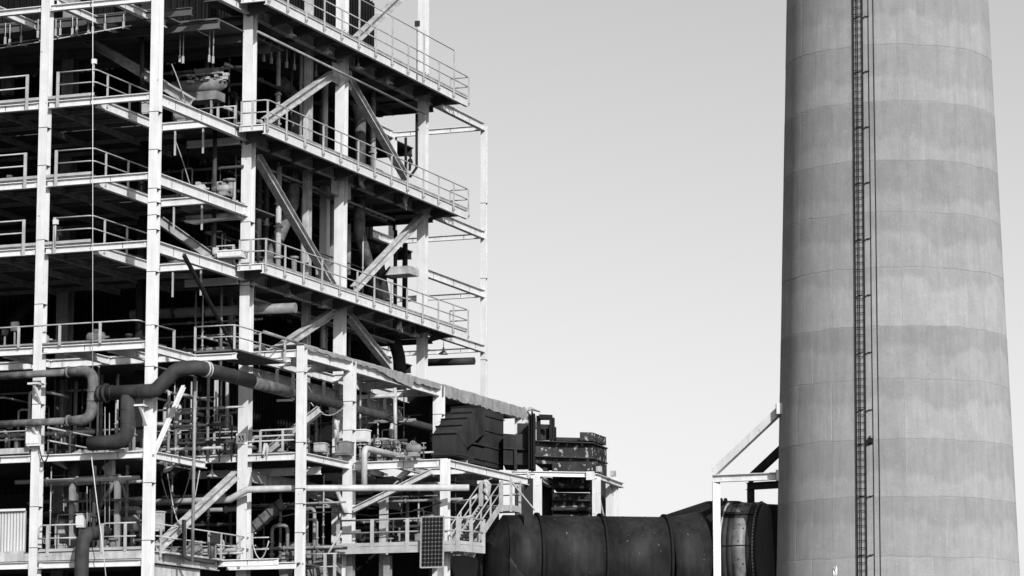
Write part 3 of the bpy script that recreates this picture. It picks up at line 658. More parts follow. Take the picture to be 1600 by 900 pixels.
MB().bar((xr_, yW, ZW - .15), pE - V3(0, 0, .15), .1, .3).part('edge_beam', 'rail', lw); MB().bar((xr_, yW - .02, ZW + .1), pE + V3(0, -.02, .1), .04, .16).part('toe_board', 'rail', lw)
MB().prism([(xr_ - .8, yW + .1, ZW - .06), (xr_, yW + .06, ZW - .06), (xEnd - .05, yEnd, ZW - .06), (xr_ - .8, yEnd, ZW - .06)], (0, 0, .06)).part('deck_plate', 'under', lw)
rails(lw, [(xl, yW, ZW), (xr_, yW, ZW), pE], (1.22, .64), r=.04)
posts(lw, [(at(px, 850, Y=yW).x, yW - .05, ZW) for px in (529, 582, 637, 690)] + [(xr_, yW - .05, ZW), (V3(xr_, yW, ZW) + pE) / 2 + V3(.02, -.05, 0), pE + V3(0, -.05, 0)], 1.24, wd=.16, drop=.3)
for px in (548, 606, 690): column(lw, at(px, 880, Y=yW + .8).x, yW + .8, 0, ZW - .33, .3, .3, 'grey')
# second short walkway left of it
lw2 = thing('low_landing', 'short landing with thin rails left of the low walkway', 'landing', (at(395, 885, Y=127).x, 127, 0))
for x0, x1 in ((355, 463),):
    a = at(x0, 886, Y=124.5); b = at(x1, 882, Y=124.5); MB().ibeam(a, V3(b.x, b.y, a.z), .3, .2).part('edge_beam', 'white', lw2)
    MB().box(a.x, b.x, 124.7, 127, a.z + .08, a.z + .14).part('deck_plate', 'under', lw2)
a = at(478, 866, Y=128.0); b = at(527, 864, Y=128.0)
rails(lw2, [V3(a.x, 128, a.z), V3(b.x, 128, a.z)], (0, -.58), r=.03); posts(lw2, [V3(at(508, 868, Y=128).x, 128, a.z - 2.2), V3(at(523, 868, Y=128).x, 128, a.z - 2.2)], 2.2, wd=.13)
rails(lw2, [at(512, 866, Y=128.1), at(532, 832, Y=128.6)], (0,), r=.05)
rails(lw2, [V3(XB + 1.0, 124.3, Z6 + .1), V3(at(398, 840, Y=124.3).x, 124.3, Z6 + .1)], (1.1, .55)); posts(lw2, [V3(at(394, 840, Y=124.3).x, 124.3, Z6)], 1.2)

stair = thing('metal_stair', 'pale metal stair with double handrails climbing behind the solar panel', 'stair', pE)
s0 = at(738, 874, Y=131.3); s0.z = ZW; s1 = at(781, 789, Y=134.4); wS = 0.95
NT = 15
tread = MB().box(-wS, 0, -.13, .12, -.03, .01).mesh('tread', 'dark')
for i in range(NT):
    inst(tread, 'tread', s0 + (s1 - s0) * ((i + .6) / NT), stair)
for dx in (0.03, -wS - .03):
    a = s0 + V3(dx, -.2, -.12); b = s1 + V3(dx, 0, -.06); MB().bar(a, b, .06, .3).part('stringer', 'rail', stair)
    for h in (1.02, .55): MB().tube([a + V3(0, 0, h + .1), b + V3(0, 0, h + .1)], .032, 8).part('handrail', 'rail', stair)
    for f_ in (.02, .33, .66, .98):
        q = a + (b - a) * f_; MB().bar(q, q + V3(0, 0, 1.13), .07, .05, up=(0, 1, 0)).part('baluster', 'rail', stair)
land = thing('stair_landing', 'small landing with posts and side braces at the head of the stair', 'landing', s1)
lx = at(801, 790, Y=134.6).x
MB().box(s1.x - 1.0, lx, s1.y + .1, s1.y + 1.3, s1.z - .28, s1.z).part('deck_plate', 'rail', land)
for x_, dy, h_ in ((s1.x - .95, .12, 1.15), (s1.x + .05, .12, 1.15), (lx - .05, .12, 1.2), (lx - .05, 1.25, 1.2)): MB().bar(V3(x_, s1.y + dy, s1.z - .32), V3(x_, s1.y + dy, s1.z + h_), .11, .08, up=(0, 1, 0)).part('post', 'rail', land)
for z_ in (1.0,): MB().bar(V3(lx, s1.y + .2, s1.z + z_), V3(lx + .55, s1.y + 1.6, s1.z + z_ - 1.15), .06, .06).part('brace', 'rail', land)
for h in (1.08, .55): MB().tube([V3(s1.x - .95, s1.y + 1.25, s1.z + h), V3(lx - .05, s1.y + 1.25, s1.z + h), V3(lx - .05, s1.y + .12, s1.z + h)], .03, 8).part('rail', 'rail', land)

yP = yW - .22
c00 = at(657, 887, Y=yP); c10 = at(692.5, 886, Y=yP); c11 = at(694, 806.5, Y=yP - .1); c01 = at(658.5, 807.5, Y=yP - .1)
pv = thing('solar_panel', 'upright solar panel with silver frame hung on the low walkway railing', 'solar panel', c00)
pl = MB(); ex = (c10 - c00); ez = (c01 - c00); nv = ex.cross(ez).normalized(); nv = nv if nv.y < 0 else -nv
bil = lambda u, v: (c00 * (1 - u) + c10 * u) * (1 - v) + (c01 * (1 - u) + c11 * u) * v
pl.prism([bil(.03, .015), bil(.97, .015), bil(.97, .985), bil(.03, .985)], -nv * .03); pl.part('backing', 'lines', pv)
cl = MB()
for i in range(6):
    for j in range(12):
        u0, u1 = .045 + i * .152, .045 + (i + 1) * .152 - .010; v0, v1 = .022 + j * .0798, .022 + (j + 1) * .0798 - .005
        cu, cvv = .026, .013
        q = [(u0 + cu, v0), (u1 - cu, v0), (u1, v0 + cvv), (u1, v1 - cvv), (u1 - cu, v1), (u0 + cu, v1), (u0, v1 - cvv), (u0, v0 + cvv)]
        cl.prism([bil(*k_) + nv * .002 for k_ in q], nv * .004)
o = cl.part('cells', 'cells', pv); o['kind'] = 'stuff'
for a, b in ((c00, c10), (c10, c11), (c11, c01), (c01, c00)): MB().bar(a + nv * .01, b + nv * .01, .05, .06, up=nv).part('frame_bar', 'galv', pv)

# ------------------------------------------------------------------ black rectangular duct with mitred elbow
y0d = at(722, 715, X=-57.7).y; xs_, xf_ = -57.7, -59.0
Pq = lambda px, py: at(px, py, X=xs_)
bd = thing('mitred_box_duct', 'black box duct with stepped mitred elbow under the annex roof corner', 'duct elbow', (xs_, y0d, ZL))
prof = [Pq(728, 716), Pq(714, 678), Pq(722, 666), Pq(730, 655), Pq(738, 646), Pq(745, 637), Pq(752, 636), Pq(760, 640)]
inner = [Pq(732, 718), Pq(729, 700), Pq(733, 697), Pq(737, 694), Pq(742, 690), Pq(748, 684), Pq(755, 680), Pq(760, 678)]
prof[0] = V3(xs_, prof[1].y, prof[0].z)
for i in range(len(prof) - 1):
    g = .02
    a, b, c, d_ = prof[i], prof[i + 1], inner[i + 1], inner[i]
    MB().prism([a, b, c, d_], V3(xf_ - xs_, 0, 0)).part('elbow_panel', 'ductblack', bd)
    o_ = (b - a).cross(V3(1, 0, 0)).normalized()
    MB().prism([a + (a - d_).normalized() * .07 + o_ * .03, a + (a - d_).normalized() * .07 - o_ * .03, d_ - o_ * .03, d_ + o_ * .03], V3(xf_ - xs_ - .1, 0, 0)).add([], []).part('seam_flange', 'black', bd)
a = Pq(760, 640); b = Pq(787, 646); zb_ = at(760, 728, X=xs_).z
box_y0, box_y1 = Pq(741, 690).y, Pq(787, 690).y
MB().box(xf_, xs_ - .01, Pq(758, 650).y, box_y1, zb_, a.z).part('body_panel', 'ductblack', bd)
MB().box(xf_, xs_ - .03, box_y0, Pq(758, 650).y - .01, zb_, Pq(741, 697).z).part('body_panel', 'ductblack', bd)
for py in (652, 675, 700, 722):
    z_ = at(770, py, X=xs_).z; MB().box(xf_ - .05, xs_ + .05, (Pq(758, 650).y if py < 690 else box_y0) - .02, box_y1 + .03, z_ - .03, z_ + .03).part('stiffener', 'dark', bd)
z_ = at(700, 706, X=xs_).z
MB().box(xf_ - .04, xs_ + .04, prof[0].y - .04, inner[0].y + .04, z_ - .03, z_ + .03).part('stiffener', 'dark', bd)
for px, py in ((735, 722), (764, 728)): 
    q = at(px, py, X=xs_); MB().box(q.x - .6, q.x - .2, q.y - .12, q.y + .12, ZL + .06, q.z + .1).part('pedestal', 'white', bd)

# rusty plate ducts right of it on their white support frame
DR = 158.5
def prismpx(pxs, y_top, y_bot, m, par, nm, Ds):
    """vertical prism over a footprint whose corners stand at the given picture columns and depths"""
    top = at(pxs[0], y_top, D=Ds[0]).z; bot = at(pxs[0], y_bot, D=Ds[0]).z
    pts = []
    for px, D in zip(pxs, Ds):
        p = at(px, (y_top + y_bot) / 2, D=D); pts.append(V3(p.x, p.y, bot))
    return MB().prism(pts, (0, 0, top - bot)).part(nm, m, par)
rd = thing('rusty_plate_duct', 'dark rusty plate duct with flaking patches and horizontal ribs', 'duct', at(880, 742, D=DR))
prismpx((863, 926, 948, 890), 689, 735, 'flaking', rd, 'side_panel', (157.4, 158.0, 160.5, 161.5))
prismpx((835, 862.6, 880, 850), 688, 724, 'flaking', rd, 'side_panel', (157.0, 157.4, 161, 161))
prismpx((906, 926, 947, 925), 675, 688.4, 'flaking', rd, 'side_panel', (157.9, 158.05, 160.4, 160.6))
prismpx((866, 905.5, 925, 880), 683, 688.3, 'ductblack', rd, 'top_box', (158.6, 158.9, 161, 161))
for y in (688.5, 712.5, 735.5):
    prismpx((834 if y < 720 else 862, 927.5, 950, 880), y - .8, y + .8, 'dark', rd, 'rib', (156.7 if y < 720 else 157.1, 157.75, 160.6, 161.8))
prismpx((862, 925, 945, 880), 737, 742, 'ductblack', rd, 'base_plate', (157.6, 158.1, 160.4, 161.4))
hd = thing('rusty_hopper', 'dark hopper standing between the white legs under the rusty duct', 'hopper', at(890, 805, D=DR + 1.5))
prismpx((863, 920, 926, 870), 744, 762, 'flaking', hd, 'wall_panel', (159.2, 159.5, 162, 162)); prismpx((864, 921, 926, 870), 769, 830, 'flaking', hd, 'wall_panel', (159.8, 160.1, 162, 162))
for y in (781, 797): prismpx((862, 922, 928, 870), y - 1.2, y + 1.2, 'dark', hd, 'rib', (159.5, 159.8, 162.2, 162.2))
MB().tube([at(861, 796, D=159.0), at(924, 795, D=159.4)], .1, 10).part('pipe', 'dark', hd)
prismpx((846, 862, 866, 850), 745, 840, 'ductblack', hd, 'leg_box', (160.5, 160.7, 163, 163)); prismpx((922, 947, 955, 930), 742, 840, 'ductblack', hd, 'leg_box', (160.6, 162.5, 164, 164))
bx2 = thing('plain_box_duct', 'smooth dark box duct joining the black elbow and rusty duct', 'duct', at(808, 727, D=157))
prismpx((786.5, 804.6, 806, 790), 677, 726, 'ductblack', bx2, 'side_panel', (155.6, 156.0, 159, 158.6)); prismpx((805, 828, 832, 806), 677, 726, 'ductblack', bx2, 'side_panel', (156.2, 156.5, 159, 159))
prismpx((787, 828, 830, 790), 699.6, 701, 'dark', bx2, 'seam', (155.5, 156.3, 157, 157)); prismpx((803.5, 808, 808, 804), 702, 735, 'dark', bx2, 'support_leg', (155.7, 155.8, 156.4, 156.4))
prismpx((808, 827, 829, 809), 661, 676.6, 'ductblack', bx2, 'top_box', (158.6, 158.8, 160.5, 160.5))
sp_ = thing('damper_plates', 'pair of tall black damper plates standing up between the ducts', 'damper', at(830, 730, D=156))
for i, (p0, p1, yt) in enumerate(((825.5, 829.5, 646), (829.9, 832.6, 641), (833.0, 836.2, 645))):
    prismpx((p0, p1, p1 + 1, p0 + 1), yt, 733, 'black', sp_, 'plate', (155.6 - .1 * i, 155.7 - .1 * i, 158.0, 158.0))
pt_ = thing('portal_frame', 'black portal frame with open window standing on the rusty duct', 'portal frame', at(852, 688, D=158))
for p0, p1, a, b in ((838, 844.5, 649, 687.4), (858.3, 863.2, 649.5, 687.4), (863.6, 866.5, 652, 687.2), (866.8, 869, 667, 686)): prismpx((p0, p1, p1 + .4, p0 + .4), a, b, 'black', pt_, 'post', (157.6, 157.65, 158.4, 158.4))
prismpx((842, 863, 863.5, 842.5), 647.2, 653.8, 'black', pt_, 'lintel', (157.5, 157.75, 158.3, 158.3)); prismpx((844.8, 858.2, 858.3, 845), 662.5, 687, 'ductblack', pt_, 'infill_panel', (157.9, 158.1, 158.3, 158.3))
q = at(851, 667, D=157.6); MB().box(q.x - .18, q.x + .18, q.y - .05, q.y + .05, q.z - .1, q.z + .12).part('box', 'dark', pt_)
sf = thing('duct_support_frame', 'white steel frame of posts and beams carrying the rusty duct', 'steel frame', at(885, 742, D=157) - V3(0, 0, at(885, 742, D=157).z))
def colpx(px, y, D, wd, m='white'):
    p = at(px, y, D=D); MB().ibeam((p.x, p.y, 0), p, wd, wd, up=(0, 1, 0), tf=.05, tw=.05).part('column', m, sf)
for px, D, wd in ((840.5, 155.6, .31), (932, 156.2, .34), (951.5, 160.5, .26), (961, 160.8, .28)): colpx(px, 745, D, wd)
for (p, D), (q, E_), m_ in ((((800, 740), 155.4), ((920, 743.5), 156.0), 'white'), (((929, 743.5), 156.0), ((972, 752.5), 161.5), 'white'), (((836, 744), 155.2), ((800, 738), 155.0), 'white'), (((842, 747), 155.9), ((860, 752), 159.8), 'white')):
    a = at(*p, D=D); b = at(*q, D=E_); b.z = a.z if abs(a.z - b.z) < .35 else b.z; MB().ibeam(a, b, .26, .24).part('beam', m_, sf)
q = at(922.5, 743, D=155.75); MB().box(q.x - .2, q.x + .2, q.y - .08, q.y + .08, q.z - .22, q.z + .2).part('end_plate', 'white', sf)
for px, y in ((853, 735), (936, 733), (958, 740)):
    q = at(px, y, D=158.0); MB().box(q.x - .12, q.x + .12, q.y - .12, q.y + .12, q.z - .14, q.z + .14).part('foot_block', 'offwhite', sf)
MB().bar(at(955, 752, D=160.3), at(963, 800, D=160.9), .08, .08).part('brace', 'white', sf); MB().bar(at(935, 770, D=156.1), at(943, 806, D=157), .07, .07).part('brace', 'white', sf)
wr = at(827, 755, D=154.5); rg = MB()
rnd = random.Random(9)
for i in range(6):
    p = wr + V3(rnd.uniform(-.15, .15), 0, .35 - i * .12); rg.tube([p + V3(-.1, 0, .25), p + V3(rnd.uniform(-.1, .1), -.06, 0), p + V3(rnd.uniform(-.15, .15), 0, -.3)], [.05, .09, .03], 6)
rg.thing('cloth_rag', 'offwhite', 'bundle of pale rags tied to the post beside the duct frame', 'rag')

# ------------------------------------------------------------------ pipes
def pipe(name, label, pts, r, m, rad=.6, n=12, group=None, flanges=(), cat='pipe'):
    P_ = fillet(pts, rad, 7) if len(pts) > 2 else [Vector(p) for p in pts]
    lowest = min(P_, key=lambda p: p.z)
    t = thing(name, label, cat, lowest, group)
    MB().tube(P_, r, n).part('pipe_run', m, t)
    for c, d_, k in flanges: MB().lathe(c, [(r * .5, -.06), (r * k, -.06), (r * k, .06), (r * .5, .06)], 16, d_).part('flange', m, t)
    return t
yp = YB - .75
# U loop
u = [at(-12, 589, Y=yp), at(100, 582, Y=yp), at(150, 580, Y=yp), at(144, 655, Y=yp), at(96, 659, Y=yp), at(-12, 664, Y=yp)]
U = thing('looped_pipe', 'weathered lagged pipe making a U-turn left of the corner column', 'pipe', u[-1])
MB().tube([at(-12, 588.5, Y=yp), at(107, 581.5, Y=yp)], .155, 14).part('pipe_run', 'lagged', U)
loop = fillet([at(104, 581.5, Y=yp), at(147, 578, Y=yp), at(142.5, 657, Y=yp), at(104, 657.5, Y=yp)], .85, 9)
MB().tube(loop, [.16] + [.235] * (len(loop) - 2) + [.17], 16).part('bend', 'lagged', U)
MB().tube([at(107, 657.5, Y=yp), at(-12, 663.5, Y=yp)], .155, 14).part('pipe_run', 'lagged', U)
for p, d_ in ((at(106.5, 581.5, Y=yp), (1, 0, 0)), (at(107, 657.5, Y=yp), (1, 0, 0)), (at(145, 612, Y=yp), (0, 0, 1)), (at(144.5, 626, Y=yp), (0, 0, 1))): MB().lathe(p, [(.1, -.04), (.25, -.04), (.25, .04), (.1, .04)], 16, d_).part('band', 'lagged', U)
rnd = random.Random(3); fl_ = MB()
for i in range(9):
    a = rnd.uniform(0, 6.28); p = at(156, 615, Y=yp) + V3(rnd.uniform(-.12, .12), 0, 0); fl_.tube([p, p + V3(.05, math.cos(a) * .36, math.sin(a) * .36)], .06, 5)
fl_.lathe(at(157, 615, Y=yp), [(.1, -.07), (.36, -.07), (.36, .07), (.1, .07)], 16, (1, 0, 0)); fl_.part('torn_joint', 'dark', U)
# big dark pipe with tee
pz = at(238, 613, Y=yp).z
b0 = at(160, 614.5, Y=yp); b1 = at(242, 611, Y=yp); b2 = at(275, 578, Y=yp + .1); b3 = at(302, 574, Y=yp + .3)
xR = b3.x + .25
b4 = V3(xR, yp + 2.2, b3.z - .02)
dp = pipe('dark_header_pipe', 'thick dark pipe stepping up past the corner column then running back', [b0, b1, b2, b3 + V3(.1, 0, .02), V3(xR, yp + 1.6, b3.z - .02), V3(xR, yp + 5.2, b3.z - .02)], .31, 'pipe_dark', .55, 18)
tb = at(200, 618, Y=yp)
MB().tube(fillet([tb, at(199, 690, Y=yp), at(140, 693, Y=yp)], .62, 7), .315, 18).part('tee_branch', 'pipe_dark', dp)
for c_, d_ in ((at(176, 613.5, Y=yp), (1, 0, 0)), (at(221, 612, Y=yp), (1, 0, 0)), (at(199, 640, Y=yp), (0, 0, 1)), (at(199, 662, Y=yp), (0, 0, 1)), (V3(xR, yp + 3.4, b3.z - .02), (0, 1, 0))): MB().lathe(c_, [(.3, -.02), (.326, -.012), (.326, .012), (.3, .02)], 18, d_).part('weld_seam', 'pipe_dark', dp)
MB().lathe(at(166, 614.3, Y=yp), [(.2, -.05), (.42, -.05), (.42, .05), (.2, .05)], 18, (1, 0, 0)).part('flange', 'dark', dp)
for yy in (yp + 1.0, yp + 1.22): MB().lathe((xR - .04, yy, b3.z), [(.3, -.03), (.35, -.03), (.35, .03), (.3, .03)], 18, (.35, 1, 0)).part('strap', 'rail', dp)
ry = V3(xR - .1, yp + 5.3, b3.z - .05)
rp = pipe('rusty_run_pipe', 'long rusty pipe running back under the annex roof on hangers', [ry, V3(ry.x, 124.6, ry.z)], .27, 'lagged', n=16)
MB().tube([V3(ry.x, 124.7, ry.z), V3(ry.x, 131.5, ry.z)], .22, 16).part('lagging_sleeve', 'pipe_dark', rp); MB().tube([V3(ry.x, 131.6, ry.z), V3(ry.x, 152, ry.z)], .19, 16).part('pipe_run', 'pipe_dark', rp)
pipe('bent_down_pipe', 'dark pipe rising from below and bending back at the lowest front railing', [V3(at(126, 900, Y=yp).x, yp, 5), at(129, 834, Y=yp), at(165, 832, Y=yp + 1.6)], .30, 'pipe_dark', .8, 18)
pipe('pale_cross_pipe', 'pale pipe with an S-bend crossing the annex columns low down', [at(205, 786, Y=124.3), at(358, 781, Y=124.3), at(386, 765, Y=124.3), at(436, 763.5, Y=124.7), at(478, 763, Y=126.6), at(733, 762, Y=129.6)], .15, 'pipe_light', .5, 14)
pipe('pale_riser_pipe', 'pale pipe rising from the cross pipe and bending back on the deck', [at(569, 760, Y=129.55), at(569, 700, Y=129.55), at(664, 722, X=at(569, 700, Y=129.55).x)], .15, 'pipe_light', .35, 14)
pipe('rusty_cross_pipe', 'rusty horizontal pipe with slanted end passing behind the side column', [at(205, 492, Y=126.2), at(462, 481, Y=127.0)], .235, 'pipe_grey', n=16)
for p in (at(271, 488, Y=126.2), at(317, 486, Y=126.2), at(377, 484, Y=126.6)): MB().lathe(p, [(.1, -.03), (.25, -.03), (.25, .03), (.1, .03)], 16, (1, 0, 0)).thing('pipe_clamp', 'dark', 'thin clamp band round the rusty horizontal pipe', 'clamp', 'clamp bands on the rusty cross pipe')
# fat inclined pipes in the side bays
pipe('fat_bent_pipe', 'fat rusty pipe slanting down behind the brace above the lowest side walkway', [at(458, 250, X=-63.6), at(458, 318, X=-63.6), at(413, 424, X=-63.6)], .30, 'lagged', .8, 16)
pipe('fat_bent_pipe', 'fat rusty pipe slanting between the topmost and middle side walkways', [at(440, 128, X=-64.2), at(466, 158, X=-64.2), at(456, 235, X=-64.2)], .30, 'lagged', .5, 16)
pipe('fat_drop_pipe', 'fat rusty pipe dropping to a kink right of the central column', [at(562, 290, X=-63.4), at(561, 362, X=-63.4), at(590, 470, X=-63.4)], .30, 'lagged', .8, 16)
pipe('fat_drop_pipe', 'fat dark pipe standing behind the middle side walkway railing', [at(556, 160, X=-63.2), at(563, 190, X=-63.2), at(563, 262, X=-63.2)], .28, 'lagged', .5, 16)
pipe('fat_drop_pipe', 'fat dark pipe curving down under the lowest side walkway', [at(590, 410, X=-63.6), at(600, 470, X=-63.8), at(624, 560, X=-63.8), at(626, 640, X=-63.8)], .33, 'pipe_dark', .9, 16)
# vertical posts and risers in the side bays
for px, y0, y1, r_, m_, lb in ((508, 285, 445, .19, 'white', 'white square riser left of the central column, middle bay'), (518, 320, 445, .12, 'grey', 'grey pipe riser beside the white square riser'),
        (474, 310, 440, .15, 'grey', 'left of two grey risers behind the long brace'), (483, 315, 440, .15, 'grey', 'right of two grey risers behind the long brace'),
        (508, 120, 230, .16, 'white', 'white riser left of the central column, upper bay'), (478, 150, 215, .14, 'grey', 'short grey riser behind the middle walkway'),
        (545, 350, 430, .12, 'grey', 'grey riser just right of the central column'), (470, 120, 200, .10, 'dark', 'dark riser below the topmost walkway'),
        (505, 500, 545, .17, 'white', 'short white riser above the annex roof, left of the central column'), (616, 300, 360, .07, 'dark', 'slim dark riser under the middle walkway end'),
        (633, 380, 500, .14, 'dark', 'dark riser left of the far right column'), (618, 360, 500, .10, 'dark', 'thin dark riser crossing the sky gap')):
    a = at(px, y0, X=-63.9); b = at(px, y1, X=-63.9); b.x, b.y = a.x, a.y
    (MB().bar(a, b, r_ * 2, r_ * 2, up=(0, 1, 0)) if 'square' in lb else MB().tube([a, b], r_, 10)).thing('riser_pipe', m_, lb, 'pipe')
pipe('diagonal_run_pipe', 'long grey pipe slung under the topmost side walkway', [at(402, 49, X=XB + .55), at(664, 178, X=XB + .55)], .06, 'grey')
pipe('black_riser', 'thin black pipe beside the far right column ending in a kink', [at(651, 178, X=XB + .1), at(651, 262, X=XB + .1), at(641, 276, X=XB + .1)], .07, 'black', .2)
pipe('valve_riser', 'black valve riser against the sky behind the middle walkway', [at(634, 215, X=XB - .3), at(634, 270, X=XB - .3)], .07, 'black')
vw = at(641, 253, X=XB - .3); vv = MB().lathe(vw, [(.0, -.1), (.16, -.08), (.16, .08), (0, .1)], 12, (1, 0, 0)); vv.tube([vw + V3(0, .0, 0), vw + V3(0, 0, .3)], .05, 6); vv.lathe(vw + V3(0, 0, .34), [(0, -.1), (.1, -.06), (.1, .06), (0, .1)], 10); vv.tube([vw + V3(0, 0, -.1), vw + V3(0, -.1, -.45)], .08, 6)
vv.thing('hand_valve', 'black', 'small black hand valve on the middle walkway against the sky', 'valve')
pipe('grey_standpipe', 'tall thin grey pole standing in front of the lower left bays', [at(305, 588, X=-60.4), at(300.5, 878, X=-60.4)], .07, 'grey')
pipe('dark_l_pipe', 'dark L-shaped pipe standing by the lowest deck railing', [at(287.5, 812, X=XB + .5), at(287.5, 872, X=XB + .5), at(335, 880, Y=at(287.5, 872, X=XB + .5).y + .3)], .085, 'dark', .3)
pipe('tall_dark_riser', 'tall dark riser between the corner column and side column', [at(336, 205, Y=123.8), at(334, 410, Y=123.8)], .10, 'pipe_dark')
pipe('dark_capped_tube', 'dark slanted duct tube between the far posts above the annex roof', [at(668, 566.5, Y=151.0), at(741, 564, Y=151.0)], .2, 'dark', n=14)
pipe('left_rusty_pipe', 'rusty fat pipe standing at the far left of the top bay', [at(12, 72, Y=126.5), at(12, 150, Y=126.5)], .33, 'lagged', n=14)
pipe('hanging_dark_pipe', 'dark riser tied to the sloping brace behind the corner column', [at(222, 50, Y=123.0), at(222, 134, Y=123.0)], .10, 'pipe_dark')
pipe('rusty_stub_pipe', 'rusty pipe stub hanging below the fifth deck near the left', [at(117, 720, Y=119.5), at(115, 745, Y=119.5), at(113, 856, Y=119.5)], .25, 'lagged', n=14)
# wires and ropes
pipe('hanging_rope', 'pale vertical rope hanging down past the front decks', [at(145, -10, Y=YB - .4), at(144.8, 582, Y=YB - .4)], .018, 'wire', n=5, cat='rope')
pipe('hanging_rope', 'slanting pale rope in front of the lowest front deck', [at(143, 714, Y=YB - .9), at(152, 790, Y=YB - 1.2), at(160, 850, Y=YB - 1.2), at(166, 905, Y=YB - 1.3)], .02, 'wire', n=5, cat='rope')
for px, y0, y1 in ((164, 636, 900), (171, 645, 860), (136, 760, 830), (141, 765, 830)):
    pipe('hanging_rod', 'thin vertical rod behind the lowest front railing', [at(px, y0, Y=118.5), at(px, y1, Y=118.5)], .022, 'galv', n=5, group='thin rods behind the lowest front railing', cat='rod')
pipe('slack_cable', 'slack black cable sagging between the annex columns low down', [at(400, 816, Y=128), at(465, 802, Y=128.6), at(520, 800, Y=129.2), at(580, 806, Y=129.4), at(640, 800, Y=129.6), at(690, 785, Y=130)], .03, 'dark', .5, 6, cat='cable')

# ------------------------------------------------------------------ lamps
def lamp(p, label, r=.26, m='rail'):
    t = thing('pendant_lamp', label, 'lamp', p)
    MB().lathe(p, [(.0, .34), (.05, .34), (.06, .2), (.10, .14), (r, .02), (r, -.02), (r * .8, .0), (.05, .12)], 16).part('lamp_shade', m, t)
    MB().tube([p + V3(0, 0, .34), p + V3(0, 0, .75)], .02, 6).part('stem', 'grey', t)
    MB().lathe(p, [(0, -.05), (.06, -.03), (.06, .1)], 8).part('bulb', 'glass', t)
for (px, py), X_, lb in (((396, 446), XB + .3, 'bright dome lamp under the start of the lowest side walkway'), ((455, 57), XB + .6, 'first dome lamp under the topmost side walkway'), ((511, 83), XB + .6, 'second dome lamp under the topmost side walkway'),
        ((560, 108), XB + .6, 'third dome lamp under the topmost side walkway'), ((606, 131), XB + .6, 'fourth dome lamp under the topmost side walkway'), ((452, 463), XB + .5, 'second dome lamp under the lowest side walkway'),
        ((505, 480), XB + .5, 'third dome lamp under the lowest side walkway'), ((648, 525), XB + .5, 'last dome lamp under the lowest side walkway'), ((331, 745), -63.5, 'pale dome lamp hanging above the big diagonal brace'), ((693, 553), XB - .6, 'small dark lamp below the far end of the lowest walkway')):
    lamp(at(px, py, X=X_), lb)
p = at(262, 733, X=-63.8); t = thing('tilted_lamp', 'tilted white floodlight hanging right of the corner column', 'lamp', p)
MB().lathe(p, [(0, .3), (.06, .3), (.08, .1), (.24, .0), (.24, -.04), (.05, .04)], 14, V3(-.5, .0, .85)).part('lamp_shade', 'white', t); MB().tube([p + V3(-.12, 0, .25), p + V3(-.12, 0, .5)], .03, 6).part('stem', 'rail', t)
def post_light(px, py, Y_, label):
    p = at(px, py, Y=Y_); t = thing('rail_light', label, 'lamp', p)
    MB().box(p.x - .1, p.x + .1, p.y - .08, p.y + .08, p.z - .1, p.z + .1).part('lamp_head', 'white', t); MB().tube([p + V3(0, 0, -.1), p + V3(0, 0, -1.1)], .03, 6).part('stem', 'rail', t)
post_light(147, 96, YB - .1, 'small white lamp on a stem at the uppermost deck railing corner'); post_light(87, 347, YB - .25, 'white capped post top at the third deck railing')
p = at(652, 37, X=-60.55); t = thing('rail_light', 'black framed floodlight on the topmost walkway railing', 'lamp', p)
MB().box(p.x - .12, p.x + .12, p.y - .06, p.y + .06, p.z - .14, p.z + .14).part('lamp_head', 'dark', t); MB().tube([p - V3(0, 0, .14), p - V3(0, 0, 2.9)], .035, 6).part('stem', 'grey', t)

# ------------------------------------------------------------------ hangers and trapezes
def rods(lst, Y_, label, group, m='rail', r=.022, tz=None):
    for px, y0, y1 in lst:
        a = at(px, y0, Y=Y_); b = at(px, y1, Y=Y_); c = MB().tube([V3(b.x, Y_, a.z), b], r, 6); c.box(b.x - .04, b.x + .04, Y_ - .04, Y_ + .04, b.z - .03, b.z + .3)
        c.thing('hanger_rod', m, label, 'hanger rod', group)
rods([(8, 36, 68), (15, 38, 71), (33, 30, 66), (59, 30, 58), (87, 30, 55), (94, 32, 54), (113, 26, 54), (120, 28, 52), (138, 24, 51), (145, 26, 52), (164, 22, 47), (193, 22, 44)], 119.5, 'pale hanger rod below the top front beam', 'pale hanger rods below the top front beam')
rods([(281, 40, 96), (286, 42, 98), (327, 36, 96), (333, 38, 98)], 123.2, 'paired hanger rod in the dark top bay right of the corner column', 'paired hanger rods in the dark top bay', r=.03)
for i, px in enumerate((412, 424, 436, 448, 460, 471, 483, 494)):
    a = at(px, 60 + i * 5.5, X=-63.2); b = at(px, 96 + i * 3.4, X=-63.2); c = MB().tube([V3(b.x, b.y, a.z), b], .03, 6); c.box(b.x - .05, b.x + .05, b.y - .05, b.y + .05, b.z, b.z + .28)
    c.thing('hanger_rod', 'rail', 'pale hanger rod under the start of the topmost side walkway', 'hanger rod', 'hanger rods under the topmost side walkway')
tr = thing('cable_trapeze', 'pale channel rails slung on hanger rods below the top front beam', 'cable tray', at(10, 75, Y=119.5))
MB().tube([at(-10, 77, Y=119.5), at(60, 66, Y=119.5), at(205, 40, Y=119.5)], .03, 6).part('rail', 'rail', tr); MB().tube([at(-10, 72, Y=120.3), at(160, 45, Y=120.3)], .025, 6).part('rail', 'rail', tr)
for px, y in ((12, 70), (34, 69), (62, 62), (90, 56), (117, 53), (143, 49), (167, 46), (194, 42)): MB().bar(at(px, y + 1, Y=119.3), at(px + 8, y + 3, Y=120.4), .05, .05).part('cross_bar', 'rail', tr)

